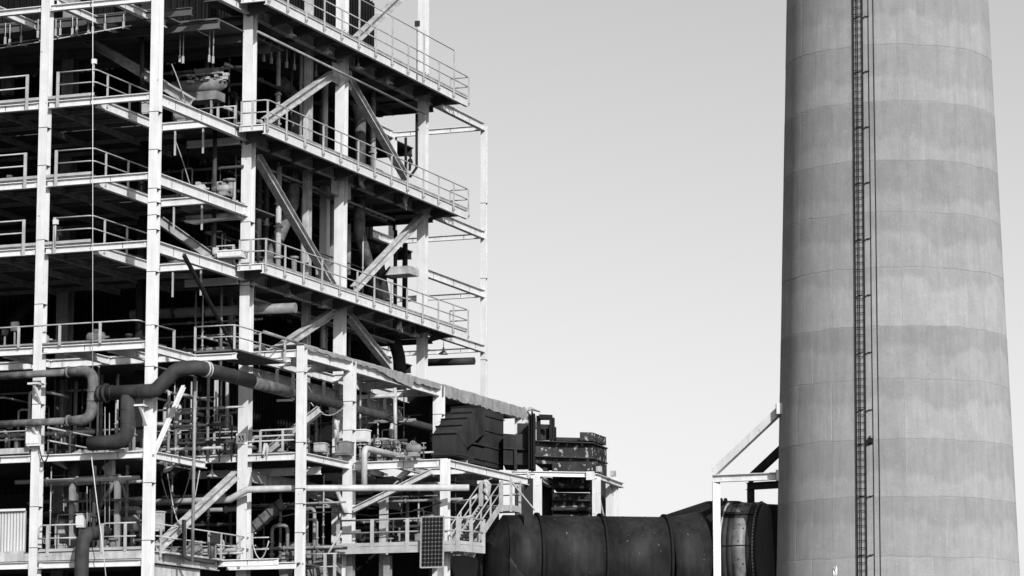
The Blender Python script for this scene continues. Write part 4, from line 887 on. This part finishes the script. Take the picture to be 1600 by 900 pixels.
# ------------------------------------------------------------------ machinery and small fittings
def boxpx(name, label, px0, px1, y0, y1, Y_, dep, m, cat='box', group=None, lid=None):
    a = at(px0, y1, Y=Y_); b = at(px1, y0, Y=Y_); t = thing(name, label, cat, V3((a.x + b.x) / 2, Y_, a.z), group)
    z0, z1 = min(a.z, b.z), max(a.z, b.z)
    MB().box(a.x, b.x, Y_, Y_ + dep, z0, z1).part('body', m, t)
    MB().box(a.x - .02, b.x + .02, Y_ - .025, Y_ - .004, z0 + (z1 - z0) * .12, z1 - (z1 - z0) * .12).part('door', lid or m, t)
    MB().box(a.x - .03, b.x + .03, Y_ - .04, Y_ + dep + .03, z1 + .002, z1 + .05).part('cap', m, t)
    return t
# vessel on the upper deck
p0, p1 = at(262, 140, Y=126), at(352, 130, Y=126); ve = thing('lagged_vessel', 'pale lagged vessel lying on the deck left of the side column', 'vessel', p0)
MB().tube([p0 + V3(0, 0, .0), p0 * .9 + p1 * .1 + V3(0, 0, .0), p1 * .9 + p0 * .1 + V3(0, 0, 0), p1], [.1, .34, .36, .2], 18).part('shell', 'pipe_grey', ve)
MB().box(p0.x + .35, p1.x - .2, 125.5, 126.4, p0.z - .75, p0.z - .35).part('trough', 'pipe_grey', ve)
MB().box(p0.x + 1.3, p1.x - .0, 125.55, 126.3, p0.z + .45, p0.z + .52).part('lid', 'grey', ve); MB().box(p0.x + 1.5, p1.x - .3, 125.8, 126.4, p0.z + .53, p0.z + .8).part('hood', 'pipe_grey', ve)
rnd = random.Random(11); sc = MB()
for x_ in (p0.x + .6, p1.x - .5):
    for y_ in (125.6, 126.3): MB().bar((x_, y_, Z1 + .06), (x_, y_, p0.z - .7), .08, .08, up=(0, 1, 0)).part('leg', 'grey', ve)
for i in range(40):
    p = V3(rnd.uniform(p0.x + 1.1, p1.x + .15), 125.55 + rnd.uniform(0, .3), p0.z + rnd.uniform(.15, .5)); e = rnd.uniform(.04, .11); sc.box(p.x - e, p.x + e, p.y - e, p.y + e, p.z - e * .6, p.z + e * .6)
sc.part('flaking_lagging', 'offwhite', ve)['kind'] = 'stuff'
for ly, lb in ((Z1, 'cluttered landing platform below the uppermost deck with white kerb'), (Z2, 'cluttered landing platform below the second deck with white kerb')): pass
# door frame and motors on level six
df = thing('goalpost_frame', 'grey steel goalpost frame with diagonal standing on the sixth deck', 'steel frame', at(115, 860, Y=119.0))
MB().bar(at(113, 862, Y=119), at(113, 750, Y=119), .22, .2, up=(0, 1, 0)).part('post', 'grey', df); MB().bar(at(184, 860, Y=119), at(184, 748, Y=119), .24, .22, up=(0, 1, 0)).part('post', 'grey', df)
MB().bar(at(111, 749, Y=119), at(188, 745, Y=119), .2, .2).part('lintel', 'grey', df); MB().bar(at(180, 752, Y=119), at(143, 812, Y=119), .14, .14).part('diagonal', 'grey', df); MB().bar(at(190, 755, Y=119.2), at(200, 795, Y=119.6), .1, .1).part('diagonal', 'grey', df)
cw = thing('corrugated_panel', 'pale corrugated sheet panel at the lower left edge', 'wall panel', at(20, 864, Y=YB + .1))
xa0, xa1 = XL, at(41, 830, Y=YB + .1).x; zt_, zb_ = at(20, 799, Y=YB + .1).z, at(20, 864, Y=YB + .1).z
sh = MB(); n = int((xa1 - xa0) / .075); V = []; F = []
for i in range(n + 1):
    x = xa0 + (xa1 - xa0) * i / n; y = YB + .1 + (.03 if i % 2 else -.01); V += [(x, y, zb_), (x, y, zt_)]
for i in range(n): F.append((2 * i, 2 * i + 2, 2 * i + 3, 2 * i + 1))
sh.add(V, F).part('sheet', 'cladding', cw)
MB().box(xa0, xa1, YB - .02, YB + .02, zt_, zt_ + .1).part('top_trim', 'white', cw); MB().box(xa0, xa1, YB - .12, YB - .02, zb_ - .26, zb_ + .05).part('base_trim', 'offwhite', cw)
boxpx('pump_motor', 'white boxy motor behind the lowest front railing', 86, 101, 810, 858, 119.4, .8, 'offwhite', 'motor'); boxpx('control_box', 'small pale control box behind the bent dark pipe', 119, 129, 804, 824, 118.6, .4, 'white'); boxpx('control_box', 'tiny white box left of the slanting rope', 136, 146, 803, 815, 118.8, .3, 'white')
dr = at(203, 830, Y=119.6); t = thing('steel_drum', 'dull steel drum left of the corner column on the sixth deck', 'drum', dr)
MB().lathe(dr, [(0, 0), (.42, 0), (.42, .5), (.44, .52), (.42, .54), (.42, 1.0), (.44, 1.02), (.38, 1.05), (0, 1.05)], 20).part('shell', 'pipe_grey', t); MB().tube([dr + V3(.2, 0, 1.05), dr + V3(.2, 0, 1.2)], .05, 8).part('bung', 'dark', t)
boxpx('electric_cabinet', 'pale electrical cabinet fixed just right of the corner column', 237, 251, 800, 830, 117.4, .4, 'offwhite', 'cabinet'); boxpx('conduit_box', 'white conduit box on the left column above the fifth deck', 41, 60, 668, 697, YB - .5, .25, 'white', 'junction box')
boxpx('white_tank', 'white lidded box behind the second annex column', 555, 571, 672, 690, 131.2, .6, 'white', 'tank'); boxpx('filter_unit', 'grey ribbed unit standing on the annex deck', 524, 542, 690, 711, 129.2, .8, 'pipe_grey', 'machine'); boxpx('grey_cabinet', 'pale grey cabinet on the annex deck right of the first column', 491, 506, 693, 706, 128.4, .5, 'offwhite', 'cabinet')
sg = thing('notice_sign', 'white sign with black marks on the side column above the fifth deck', 'sign', at(376, 695, Y=YC - .3))
a, b = at(369, 694, Y=YC - .29), at(384, 677, Y=YC - .29); MB().box(a.x, b.x, YC - .29, YC - .27, a.z, b.z).part('board', 'signw', sg)
zz = MB(); wS_ = b.x - a.x; hS = b.z - a.z
for c in (.28, .62): 
    for q in ((0, .55, .16, .8), (.1, .3, .2, .55), (-.06, .2, .1, .32)): zz.box(a.x + wS_ * (c + q[0]), a.x + wS_ * (c + q[2]), YC - .297, YC - .292, a.z + hS * q[1], a.z + hS * q[3])
zz.part('marking', 'signb', sg)
# machinery hoods low in the middle
hm = thing('plate_hood', 'sloping grey plate hood low behind the first annex column', 'hood', at(450, 880, Y=131))
q = [at(437, 900, Y=131.5), at(432, 875, Y=131.5), at(445, 846, Y=132.3), at(505, 850, Y=132.3), at(512, 900, Y=131.5)]
MB().prism(q, (0, 2.5, 0)).part('shell', 'pipe_grey', hm)
for a_, b_ in (((432, 875), (510, 872)), ((462, 846), (458, 900)), ((486, 848), (490, 900))): MB().bar(at(*a_, Y=131.3) , at(*b_, Y=131.3), .05, .06).part('rib', 'dark', hm)
dh = thing('curved_casing', 'pale curved casing panel behind the stair foot', 'casing', at(715, 860, Y=133))
MB().prism([at(703, 868, Y=133.2), at(704, 838, Y=133.2), at(712, 815, Y=133.6), at(738, 805, Y=134), at(735, 835, Y=134), at(722, 868, Y=133.2)], (0, 1.5, 0)).part('shell', 'pipe_grey', dh)
MB().bar(at(703, 812, Y=133), at(737, 806, Y=133.2), .06, .08).part('rim', 'offwhite', dh)
for (pa, pb, Y_, lb) in (((704, 785), (748, 778), 134.5, 'white sheet lying edge-on below the low annex beams'),):
    a, b = at(*pa, Y=Y_), at(*pb, Y=Y_); MB().prism([a, b, b + V3(-.1, 0, .2), a + V3(1.0, 0, .14)], (0, 1.2, 0)).thing('loose_sheet', 'white', lb, 'sheet')
# canopy box seen against the sky beside the far right column
a, b = at(597, 431, X=-63), at(640, 418, X=-63)
cpy = thing('box_canopy', 'pale flat canopy with dark edge left of the far right column', 'canopy', a)
MB().prism([at(601, 430, Y=143), at(608, 417, Y=143), at(640, 415, Y=143), at(640, 427, Y=143)], (0, 1.2, 0)).part('front_panel', 'offwhite', cpy); MB().prism([at(596, 431, Y=142.95), at(608, 416, Y=142.95), at(609, 417, Y=142.95), at(600, 431, Y=142.95)], (0, 1.2, 0)).part('edge_trim', 'dark', cpy)
# dangling rags under the middle and lowest walkways
def rag(px, py, X_, label, seed, s=.5):
    rnd = random.Random(seed); p = at(px, py, X=X_); m_ = MB()
    for i in range(5): m_.tube([p + V3(0, rnd.uniform(-.2, .2), .2), p + V3(rnd.uniform(-.1, .1), rnd.uniform(-.2, .2), -.1 * i), p + V3(rnd.uniform(-.1, .1), rnd.uniform(-.2, .2), -s - rnd.uniform(0, .4))], [.06, .1, .02], 5)
    m_.thing('torn_insulation', 'offwhite', label, 'insulation')
rag(635, 302, XB + .9, 'torn pale insulation dangling under the middle side walkway', 1); rag(625, 505, XB + .9, 'torn pale insulation dangling under the lowest side walkway', 2, .2); rag(566, 275, XB + .9, 'pale scrap caught below the middle side walkway', 4, .3)

# slim pipework filling the dark bays: risers from floor to ceiling and runs from column to column
rnd = random.Random(21)
def bay(x0, x1, z0, z1, Y0, Y1, nv, nh, where, mats=('grey', 'dark', 'pipe_grey', 'pipe_dark', 'galv', 'dark'), hz=None):
    xa, xb = at(x0, 600, Y=(Y0 + Y1) / 2).x, at(x1, 600, Y=(Y0 + Y1) / 2).x
    for i in range(nv):
        x = rnd.uniform(xa, xb); y = rnd.uniform(Y0, Y1); r_ = rnd.choice((.03, .04, .05, .07, .09)); top = z1 if rnd.random() < .6 else z0 + (z1 - z0) * rnd.uniform(.35, .8)
        pts = [V3(x, y, z0), V3(x, y, top)]
        if top < z1: pts.append(V3(x + rnd.choice((-1, 1)) * rnd.uniform(.4, .9), y, top)); pts.append(V3(pts[-1].x, y, z0)) if rnd.random() < .5 else pts.append(V3(pts[-1].x, Y1 + 1, top))
        m_ = MB().tube(fillet(pts, r_ * 3, 4) if len(pts) > 2 else pts, r_, 8)
        for f_ in (rnd.uniform(.1, .3), rnd.uniform(.4, .6)): m_.lathe(V3(x, y, z0 + (top - z0) * f_), [(r_ * .6, -.03), (r_ * 1.8, -.03), (r_ * 1.8, .03), (r_ * .6, .03)], 8)
        m_.thing('slim_riser', rnd.choice(mats), 'slim riser pipe ' + where, 'pipe', 'slim riser pipes ' + where)
    for i in range(nh):
        z = rnd.uniform(z0 + .25, z0 + (hz or (z1 - z0)) * .9); y = rnd.uniform(Y0, Y1); r_ = rnd.choice((.03, .05, .07, .1))
        m_ = MB().tube([V3(xa - .6, y, z), V3(xb + .6, y, z)], r_, 8)
        for f_ in (.2, .5, .85): m_.lathe(V3(xa + (xb - xa) * f_, y, z), [(r_ * .6, -.03), (r_ * 1.7, -.03), (r_ * 1.7, .03), (r_ * .6, .03)], 8, (1, 0, 0))
        m_.thing('slim_run', rnd.choice(mats), 'slim horizontal pipe ' + where, 'pipe', 'slim horizontal pipes ' + where)
bay(250, 372, ZL, Z4 - .3, 126.0, 128.3, 10, 6, 'in the fifth-level bay right of the corner column', hz=1.6, mats=('pipe_grey', 'galv', 'rail', 'grey', 'dark'))
bay(0, 140, Z5 + .1, Z4 - .3, 121, 124, 8, 4, 'in the dark bay behind the looped pipe', hz=1.8)
bay(400, 640, ZL + .08, ZL + 1.4, 130.5, 139, 14, 4, 'among the machinery on the annex deck', mats=('grey', 'dark', 'galv', 'pipe_grey', 'rail'))
bay(250, 372, Z2 + .1, Z1 - .4, 124.5, 127, 4, 2, 'left of the side column between second and uppermost decks')
bay(250, 372, Z3 + .1, Z2 - .4, 124.5, 127, 5, 3, 'left of the side column between third and second decks', hz=1.4)
bay(60, 215, Z6 + .02, Z6 + 1.5, 119.8, 121.5, 7, 3, 'behind the lowest front railing')
bay(560, 690, ZW, ZW + 1.5, 131.5, 134, 8, 3, 'behind the low walkway railing')
bay(255, 372, Z6, Z6 + 1.3, 123, 126, 8, 3, 'behind the low railing right of the corner column')

bay(250, 372, Z1 + .1, Z0 - .2, 126.6, 128.4, 5, 3, 'left of the side column above the uppermost deck')
bay(250, 372, ZL, Z4 - .3, 125.6, 127.5, 6, 4, 'painted pale right of the corner column, fifth level', mats=('rail', 'galv', 'pipe_light'), hz=1.3)
bay(0, 215, Z5 + .1, Z4 - .3, 118.5, 121, 5, 3, 'with pale paint at the front of the fifth deck', mats=('rail', 'galv', 'grey'), hz=1.2)
bay(80, 215, Z6 + .02, Z5 - .35, 121.5, 124, 6, 3, 'standing full height behind the goalpost frame', mats=('dark', 'pipe_dark', 'grey'))
bay(255, 372, Z6 + .1, ZL - .6, 125.5, 128, 5, 4, 'behind the big diagonal brace', mats=('dark', 'grey', 'pipe_dark'))
bay(400, 520, ZW, ZL - .5, 132, 138, 5, 3, 'in the dark behind the first annex column low down', mats=('dark', 'pipe_dark', 'grey'))
bay(565, 690, ZW + .5, ZL - .5, 135, 140, 5, 4, 'in the dark above the low walkway', mats=('dark', 'grey', 'galv'))
bay(0, 215, Z5 + .1, Z4 - .4, 122.5, 124.6, 9, 5, 'deep in the fifth level behind the looped pipe', mats=('pipe_grey', 'grey', 'galv', 'lagged'))
bay(245, 348, Z5 + .2, Z4 - .4, 121.5, 124.4, 7, 4, 'hanging in front of the fifth-level side railing', mats=('grey', 'pipe_dark', 'galv', 'dark'), hz=3.0)
bay(480, 612, ZL + .08, ZR - .7, 133, 138, 10, 6, 'under the annex roof', mats=('dark', 'grey', 'pipe_grey', 'galv'))
bay(65, 218, Z6 + .02, Z5 - .35, 117.6, 119.6, 7, 4, 'at the front of the sixth level', mats=('grey', 'lagged', 'galv', 'pipe_dark'))
bay(390, 530, ZW - .5, ZL - .6, 127.5, 131, 7, 4, 'between side column and second annex column low down', mats=('dark', 'grey', 'pipe_grey'))
bay(560, 700, ZW, ZL - .5, 131.5, 134, 6, 4, 'below the low annex beams', mats=('dark', 'grey', 'pipe_grey'))
bay(250, 372, Z4 + .1, Z3 - .5, 124.6, 127.5, 6, 3, 'left of the side column above the fourth deck', mats=('grey', 'pipe_grey', 'galv', 'dark'))
def side_bay(Y0, Y1, z0, z1, nv, nh, where, mats=('grey', 'dark', 'pipe_grey', 'lagged', 'pipe_dark', 'galv', 'offwhite')):
    for i in range(nv):
        x = rnd.uniform(-65.8, -63.0); y = rnd.uniform(Y0, Y1); r_ = rnd.choice((.04, .06, .08, .11, .14)); m_ = MB().tube([(x, y, z0), (x, y, z1)], r_, 10)
        for k in range(3): m_.lathe(V3(x, y, z0 + (z1 - z0) * rnd.uniform(.08, .9)), [(r_ * .6, -.04), (r_ * 1.6, -.04), (r_ * 1.6, .04), (r_ * .6, .04)], 10)
        m_.thing('slim_riser', rnd.choice(mats), 'slim riser pipe ' + where, 'pipe', 'slim riser pipes ' + where)
    for i in range(nh):
        z = rnd.uniform(z0 + .3, z1 - .4); x = rnd.uniform(-65.8, -63.2); r_ = rnd.choice((.03, .05, .08)); m_ = MB().tube([(x, Y0 - .8, z), (x, Y1 + .8, z)], r_, 8)
        for k in range(4): m_.lathe(V3(x, Y0 + (Y1 - Y0) * (k + .5) / 4, z), [(r_ * .6, -.03), (r_ * 1.8, -.03), (r_ * 1.8, .03), (r_ * .6, .03)], 8, (0, 1, 0))
        m_.thing('slim_run', rnd.choice(mats), 'slim horizontal pipe ' + where, 'pipe', 'slim horizontal pipes ' + where)
side_bay(126.3, 134, 30.2, 35.6, 5, 2, 'behind the middle side walkway, left half')
side_bay(136.2, 144, 30.2, 35.6, 5, 2, 'behind the middle side walkway, right half')
side_bay(126.3, 134, 23.9, 29.7, 5, 2, 'behind the lowest side walkway, left half')
side_bay(136.2, 144, 23.9, 29.7, 4, 2, 'behind the lowest side walkway, right half')
side_bay(126.3, 134, ZR + .1, 23.4, 4, 2, 'above the annex roof, left half')
side_bay(136.2, 144, ZR + .1, 23.4, 3, 2, 'above the annex roof, right half')
# valves with handwheels along the decks
def valve(p, label, group, m='grey', s_=1.0, ax=(0, -1, 0)):
    t = thing('hand_valve', label, 'valve', p, group); ax = Vector(ax)
    MB().lathe(p, [(0, -.16 * s_), (.1 * s_, -.14 * s_), (.07 * s_, 0), (.1 * s_, .14 * s_), (0, .16 * s_)], 10, (1, 0, 0)).part('body', m, t)
    MB().tube([p, p + ax * .3 * s_], .025 * s_, 6).part('stem', 'galv', t)
    c = p + ax * .3 * s_; u_ = ax.cross(ZAX).normalized() if abs(ax.z) < .9 else V3(1, 0, 0); w_ = ax.cross(u_)
    MB().tube([c + (u_ * math.cos(a * .5236) + w_ * math.sin(a * .5236)) * .15 * s_ for a in range(13)], .02 * s_, 6, False).part('handwheel', 'rail', t)
    for a in (0, 1): MB().bar(c - (u_ if a else w_) * .15 * s_, c + (u_ if a else w_) * .15 * s_, .02, .02, up=ax).part('spoke', 'rail', t)
for px, py, Y_, lb, g in [(300 + i * 13, 672 + (i % 3) * 9, 125.4, 'hand valve right of the corner column', 'hand valves right of the corner column') for i in range(6)] + \
        [(15 + i * 24, 668 + (i % 2) * 16, 118.2, 'hand valve at the front of the fifth deck', 'hand valves at the front of the fifth deck') for i in range(4)] + \
        [(415 + i * 17, 684 + (i % 3) * 7, 129.0, 'hand valve behind the first annex column', 'hand valves on the annex deck') for i in range(5)] + \
        [(588 + i * 17 + (i * 7) % 11, 694 + (i * 5) % 14, 132.5 + i * .7, 'hand valve right of the pale riser', 'hand valves right of the pale riser') for i in range(5)] + \
        [(566 + i * 22, 852 + (i % 2) * 7, 131.0, 'hand valve behind the low walkway railing', 'hand valves behind the low walkway') for i in range(4)] + \
        [(75 + i * 30, 846 + (i % 2) * 9, 118.0, 'hand valve behind the lowest front railing', 'hand valves behind the lowest front railing') for i in range(4)]:
    p = at(px, py, Y=Y_); valve(p, lb, g, rnd.choice(('grey', 'dark', 'pipe_grey', 'dark')), rnd.uniform(.7, 1.15), rnd.choice(((0, -1, 0), (0, 0, 1), (.6, -.8, 0))))
    base = Z5 + .08 if Y_ == 118.2 else ZW if py > 800 and Y_ > 125 else Z6 if py > 800 else ZL + .08
    if p.z > base: MB().tube([V3(p.x, p.y, base), p], .05, 8).thing('valve_stub', 'pipe_dark', lb.replace('hand valve', 'pipe stub under the hand valve'), 'pipe', g + ' stubs')
# hoses and cables draped through the bays
for i, (x0, y0, x1, y1, Y_, sag, lb) in enumerate(((250, 735, 300, 728, 118.6, 60, 'slack hose hanging right of the corner column below the fifth deck'), (262, 740, 312, 735, 120.0, 85, 'long slack cable loop below the floodlight'), (272, 215, 300, 300, 122.4, -4, 'thin cable slanting down behind the uppermost side beam'),
        (60, 690, 78, 700, YB - .35, 26, 'bundle of hoses looping off the left column'), (395, 850, 420, 845, 124.2, 26, 'coil of hose hanging on the short landing rail'), (268, 100, 298, 190, 122.5, -6, 'thin chain hanging in the dark top bay'), (600, 640, 640, 650, 131.5, 20, 'cable sagging below the annex roof beam'), (480, 620, 540, 632, 128.5, 24, 'cable sagging between the first two annex columns'))):
    a, b = at(x0, y0, Y=Y_), at(x1, y1, Y=Y_); P_ = [a + (b - a) * (k / 10) - V3(0, 0, sag / 36 * 4 * (k / 10) * (1 - k / 10)) for k in range(11)]
    MB().tube(P_, .028, 6).thing('hose', ('dark', 'galv', 'grey')[i % 3], lb, 'hose')
# loose sheets and tarps of light seen below the annex beams, cable tray under the lowest deck
for y_, zt, lb in ((127.0, 29.2, 'cable tray slung under the middle inner floor'), (127.5, 22.9, 'cable tray slung under the lowest inner floor')):
    t = thing('cable_tray', lb, 'cable tray', (-63.6, y_, zt))
    for dx in (0, .45): MB().bar((-63.6 + dx, y_, zt), (-63.6 + dx, 144, zt), .04, .1).part('side_rail', 'galv', t)
    for k in range(24): MB().box(-63.58, -63.17, y_ + .3 + k * .7, y_ + .36 + k * .7, zt - .04, zt - .01).part('rung', 'galv', t)
    for k in range(4): MB().bar((-63.37, y_ + 1 + k * 4.5, zt), (-63.37, y_ + 1 + k * 4.5, zt + .5), .03, .03, up=(0, 1, 0)).part('hanger', 'galv', t)

# pale panels and skids cluttering the landings left of the side column
for px0, px1, y0, y1, Y_, dp_, m_, lb in ((283, 345, 319, 329, 123.6, .9, 'offwhite', 'pale insulation slab lying on the second landing left of the side column'), (300, 352, 335, 340, 124.0, .8, 'white', 'thin white panel below the pale slab on the second landing'), (340, 376, 391, 403, 123.3, .7, 'white', 'white skid box on the third landing left of the side column'),
        (352, 372, 330, 341, 124.2, .5, 'rail', 'small pale duct box hanging left of the side column'), (222, 236, 160, 178, 123.4, .6, 'rail', 'pale box half hidden behind the corner column below the top deck'), (268, 300, 428, 434, 123.0, .5, 'grey', 'grey trough hung under the third landing')):
    boxpx('landing_box', lb, px0, px1, y0, y1, Y_, dp_, m_, 'box')
# small machinery standing on the crowded decks: motors, boxes, stub pipes with caps
def clutter(n, x0, x1, Y0, Y1, base, where, group, mats=('pipe_grey', 'grey', 'offwhite', 'dark', 'lagged', 'galv'), sc=(.16, .42)):
    for i in range(n):
        Y_ = rnd.uniform(Y0, Y1); x = at(rnd.uniform(x0, x1), 650, Y=Y_).x; w_ = rnd.uniform(*sc); d_ = rnd.uniform(*sc); h = rnd.uniform(.25, 1.0); kind = rnd.choice(('box', 'motor', 'capped')); m_ = rnd.choice(mats); p = V3(x, Y_, base)
        nm, ct = {'box': ('fuse_box', 'box'), 'motor': ('pump_motor', 'motor'), 'capped': ('capped_pipe', 'pipe')}[kind]
        lb = {'box': 'small box ', 'motor': 'small round motor ', 'capped': 'capped stub pipe '}[kind] + where
        t = thing(nm, lb, ct, p, {'box': 'small boxes ', 'motor': 'small motors ', 'capped': 'capped stubs '}[kind] + where)
        if kind == 'box':
            MB().bar(p, p + V3(0, 0, h), .06, .06, up=(0, 1, 0)).part('stand', 'grey', t); MB().box(x - w_ / 2, x + w_ / 2, Y_ - d_ / 3, Y_ + d_ / 3, base + h, base + h + w_ * 1.3).part('body', m_, t); MB().box(x - w_ / 2.6, x + w_ / 2.6, Y_ - d_ / 3 - .02, Y_ - d_ / 3 - .003, base + h + w_ * .15, base + h + w_ * 1.15).part('door', m_, t)
        elif kind == 'motor':
            c = p + V3(0, 0, w_ * .75 + .1); MB().lathe(c, [(0, -w_ * 1.1), (w_ * .45, -w_ * 1.1), (w_ * .6, -w_ * .9), (w_ * .6, w_ * .8), (w_ * .3, w_), (w_ * .12, w_), (w_ * .12, w_ * 1.5), (0, w_ * 1.5)], 14, (1, 0, 0)).part('body', m_, t); MB().box(x - w_ * .7, x + w_ * .7, Y_ - w_ * .4, Y_ + w_ * .4, base, base + .12 + w_ * .2).part('plinth', 'grey', t)
            MB().box(x - w_ * .25, x + w_ * .25, Y_ - w_ * .3, Y_ + w_ * .3, c.z + w_ * .56, c.z + w_ * .9).part('terminal_box', m_, t)
        else:
            r_ = w_ * .35; MB().tube([p, p + V3(0, 0, h)], r_, 12).part('pipe_run', m_, t); MB().lathe(p + V3(0, 0, h), [(0, .06), (r_ * 1.7, .06), (r_ * 1.7, -.05), (r_, -.05)], 12).part('cap_flange', m_, t)
clutter(14, 245, 375, 125.5, 127.8, ZL + .02, 'on the fifth deck right of the corner column', '')
clutter(9, -5, 130, 117.6, 121, Z5 + .08, 'on the front of the fifth deck', '')
clutter(16, 400, 670, 129, 137, ZL + .08, 'on the annex deck', '')
clutter(9, 65, 215, 117.2, 119.5, Z6, 'behind the lowest front railing', '')
clutter(9, 255, 370, 120.5, 125.5, Z6 - .1, 'behind the low railing right of the corner column', '')
clutter(10, 545, 700, 130.6, 133, ZW, 'behind the low walkway railing', '')
clutter(5, 255, 300, 122.6, 124.4, Z1 + .09, 'on the uppermost landing', ''); clutter(6, 260, 370, 122.6, 124.4, Z2 + .09, 'on the second landing', ''); clutter(7, 270, 372, 122.6, 124.4, Z3 + .09, 'on the third landing', '')
clutter(6, 20, 140, 118, 121.5, Z1 + .09, 'on the uppermost front deck', '', ('pipe_grey', 'lagged', 'grey')); clutter(5, 0, 140, 118, 121.5, Z2 + .09, 'on the second front deck', '', ('grey', 'lagged', 'dark')); clutter(5, 0, 140, 118, 121.5, Z3 + .09, 'on the third front deck', '', ('grey', 'lagged', 'dark')); clutter(6, 0, 215, 117, 118.2, Z4 + .09, 'on the fourth front deck', '', ('grey', 'lagged', 'dark'))
for zt, wh in ((30.1, 'on the middle side walkway floor'), (23.78, 'on the lowest side walkway floor')):
    for i in range(8):
        y_ = 126.5 + i * 2.3 + rnd.uniform(-.5, .5); x_ = rnd.uniform(-63.8, -62.6); h = rnd.uniform(.5, 1.6); r_ = rnd.uniform(.06, .16); t = thing('capped_pipe', 'capped stub pipe ' + wh, 'pipe', V3(x_, y_, zt), 'capped stubs ' + wh)
        m_ = rnd.choice(('pipe_grey', 'offwhite', 'lagged', 'galv')); MB().tube([(x_, y_, zt - .25), (x_, y_, zt + h)], r_, 12).part('pipe_run', m_, t); MB().lathe(V3(x_, y_, zt + h), [(0, .06), (r_ * 1.7, .06), (r_ * 1.7, -.05), (r_, -.05)], 12).part('cap_flange', m_, t)
# sloping chute, torn insulation on the annex deck, brackets carrying the front pipes
ca, cb_ = at(382, 838, Y=127.8), at(441, 786, Y=127.8); ch_ = thing('sloping_chute', 'grey ribbed chute sloping up in the dark left of the first annex column', 'chute', ca)
MB().bar(ca, cb_, .4, .42).part('shell', 'lagged', ch_)
for k in range(5):
    c = ca + (cb_ - ca) * ((k + .5) / 5); e = (cb_ - ca).normalized() * .03; MB().bar(c - e, c + e, .46, .5).part('rib', 'dark', ch_)
rag(527, 664, -59.0, 'torn pale insulation hanging between the first two annex columns', 31, .8); rag(612, 668, -60.5, 'torn pale insulation hanging under the annex roof further back', 33, .4); rag(415, 700, -60.5, 'pale rags lying at the foot of the annex deck brace', 35, .2); rag(760, 757, -54.3, 'pale rag caught on the stair landing', 36, .3)
for px, py, Y_, lb in ((61, 603, YB - .3, 'white bracket carrying the upper arm of the looped pipe'), (59, 668, YB - .3, 'white bracket carrying the lower arm of the looped pipe'), (226, 637, YB - .3, 'white bracket below the thick dark pipe on the corner column')):
    p = at(px, py, Y=Y_); t = thing('pipe_bracket', lb, 'bracket', p); MB().box(p.x - .28, p.x + .2, p.y - .5, p.y + .1, p.z + .02, p.z + .1).part('shelf', 'white', t); MB().bar(p + V3(0, -.4, 0), p + V3(.05, .1, -.7), .1, .1).part('knee', 'white', t)
pipe('grey_standpipe', 'grey pole standing on the annex deck between the second and third annex columns', [at(618, 700, X=-59.0), at(617, 606, X=-59.0)], .09, 'rail')
for pts, Y_, lb in ((((66, 716), (103, 733), (92, 717)), 119.0, 'bright triangular plate under the fifth deck near the left column'), (((158, 730), (175, 718), (175, 745), (167, 742)), 119.4, 'bright torn plate under the fifth deck near the corner column'), (((285, 345), (352, 340), (300, 350)), 123.2, 'bright gusset plate under the second landing'), (((592, 735), (650, 728), (625, 748)), 132, 'bright triangular plate under the low annex beam')):
    MB().prism([at(*q, Y=Y_) for q in pts], (0, .3, 0)).thing('torn_plate', 'white', lb, 'plate')
# things of one group that look alike are told apart by their order
ORD = ('first', 'second', 'third', 'fourth', 'fifth', 'sixth', 'seventh', 'eighth', 'ninth', 'tenth', 'eleventh', 'twelfth', 'thirteenth', 'fourteenth', 'fifteenth', 'sixteenth')
from collections import defaultdict
same = defaultdict(list)
for o in S.objects:
    if o.parent is None and 'label' in o: same[o['label']].append(o)
for lb, os_ in same.items():
    if len(os_) < 2: continue
    hor = 'horizontal' in lb
    os_.sort(key=(lambda o: -o.location.z) if hor else (lambda o: (o.location - V3(0, 0, CZ)).dot(_rt) / (o.location - V3(0, 0, CZ)).dot(_fw)))
    for i, o in enumerate(os_): o['label'] = '%s, %s from %s' % (lb, ORD[min(i, 15)], 'top' if hor else 'left')
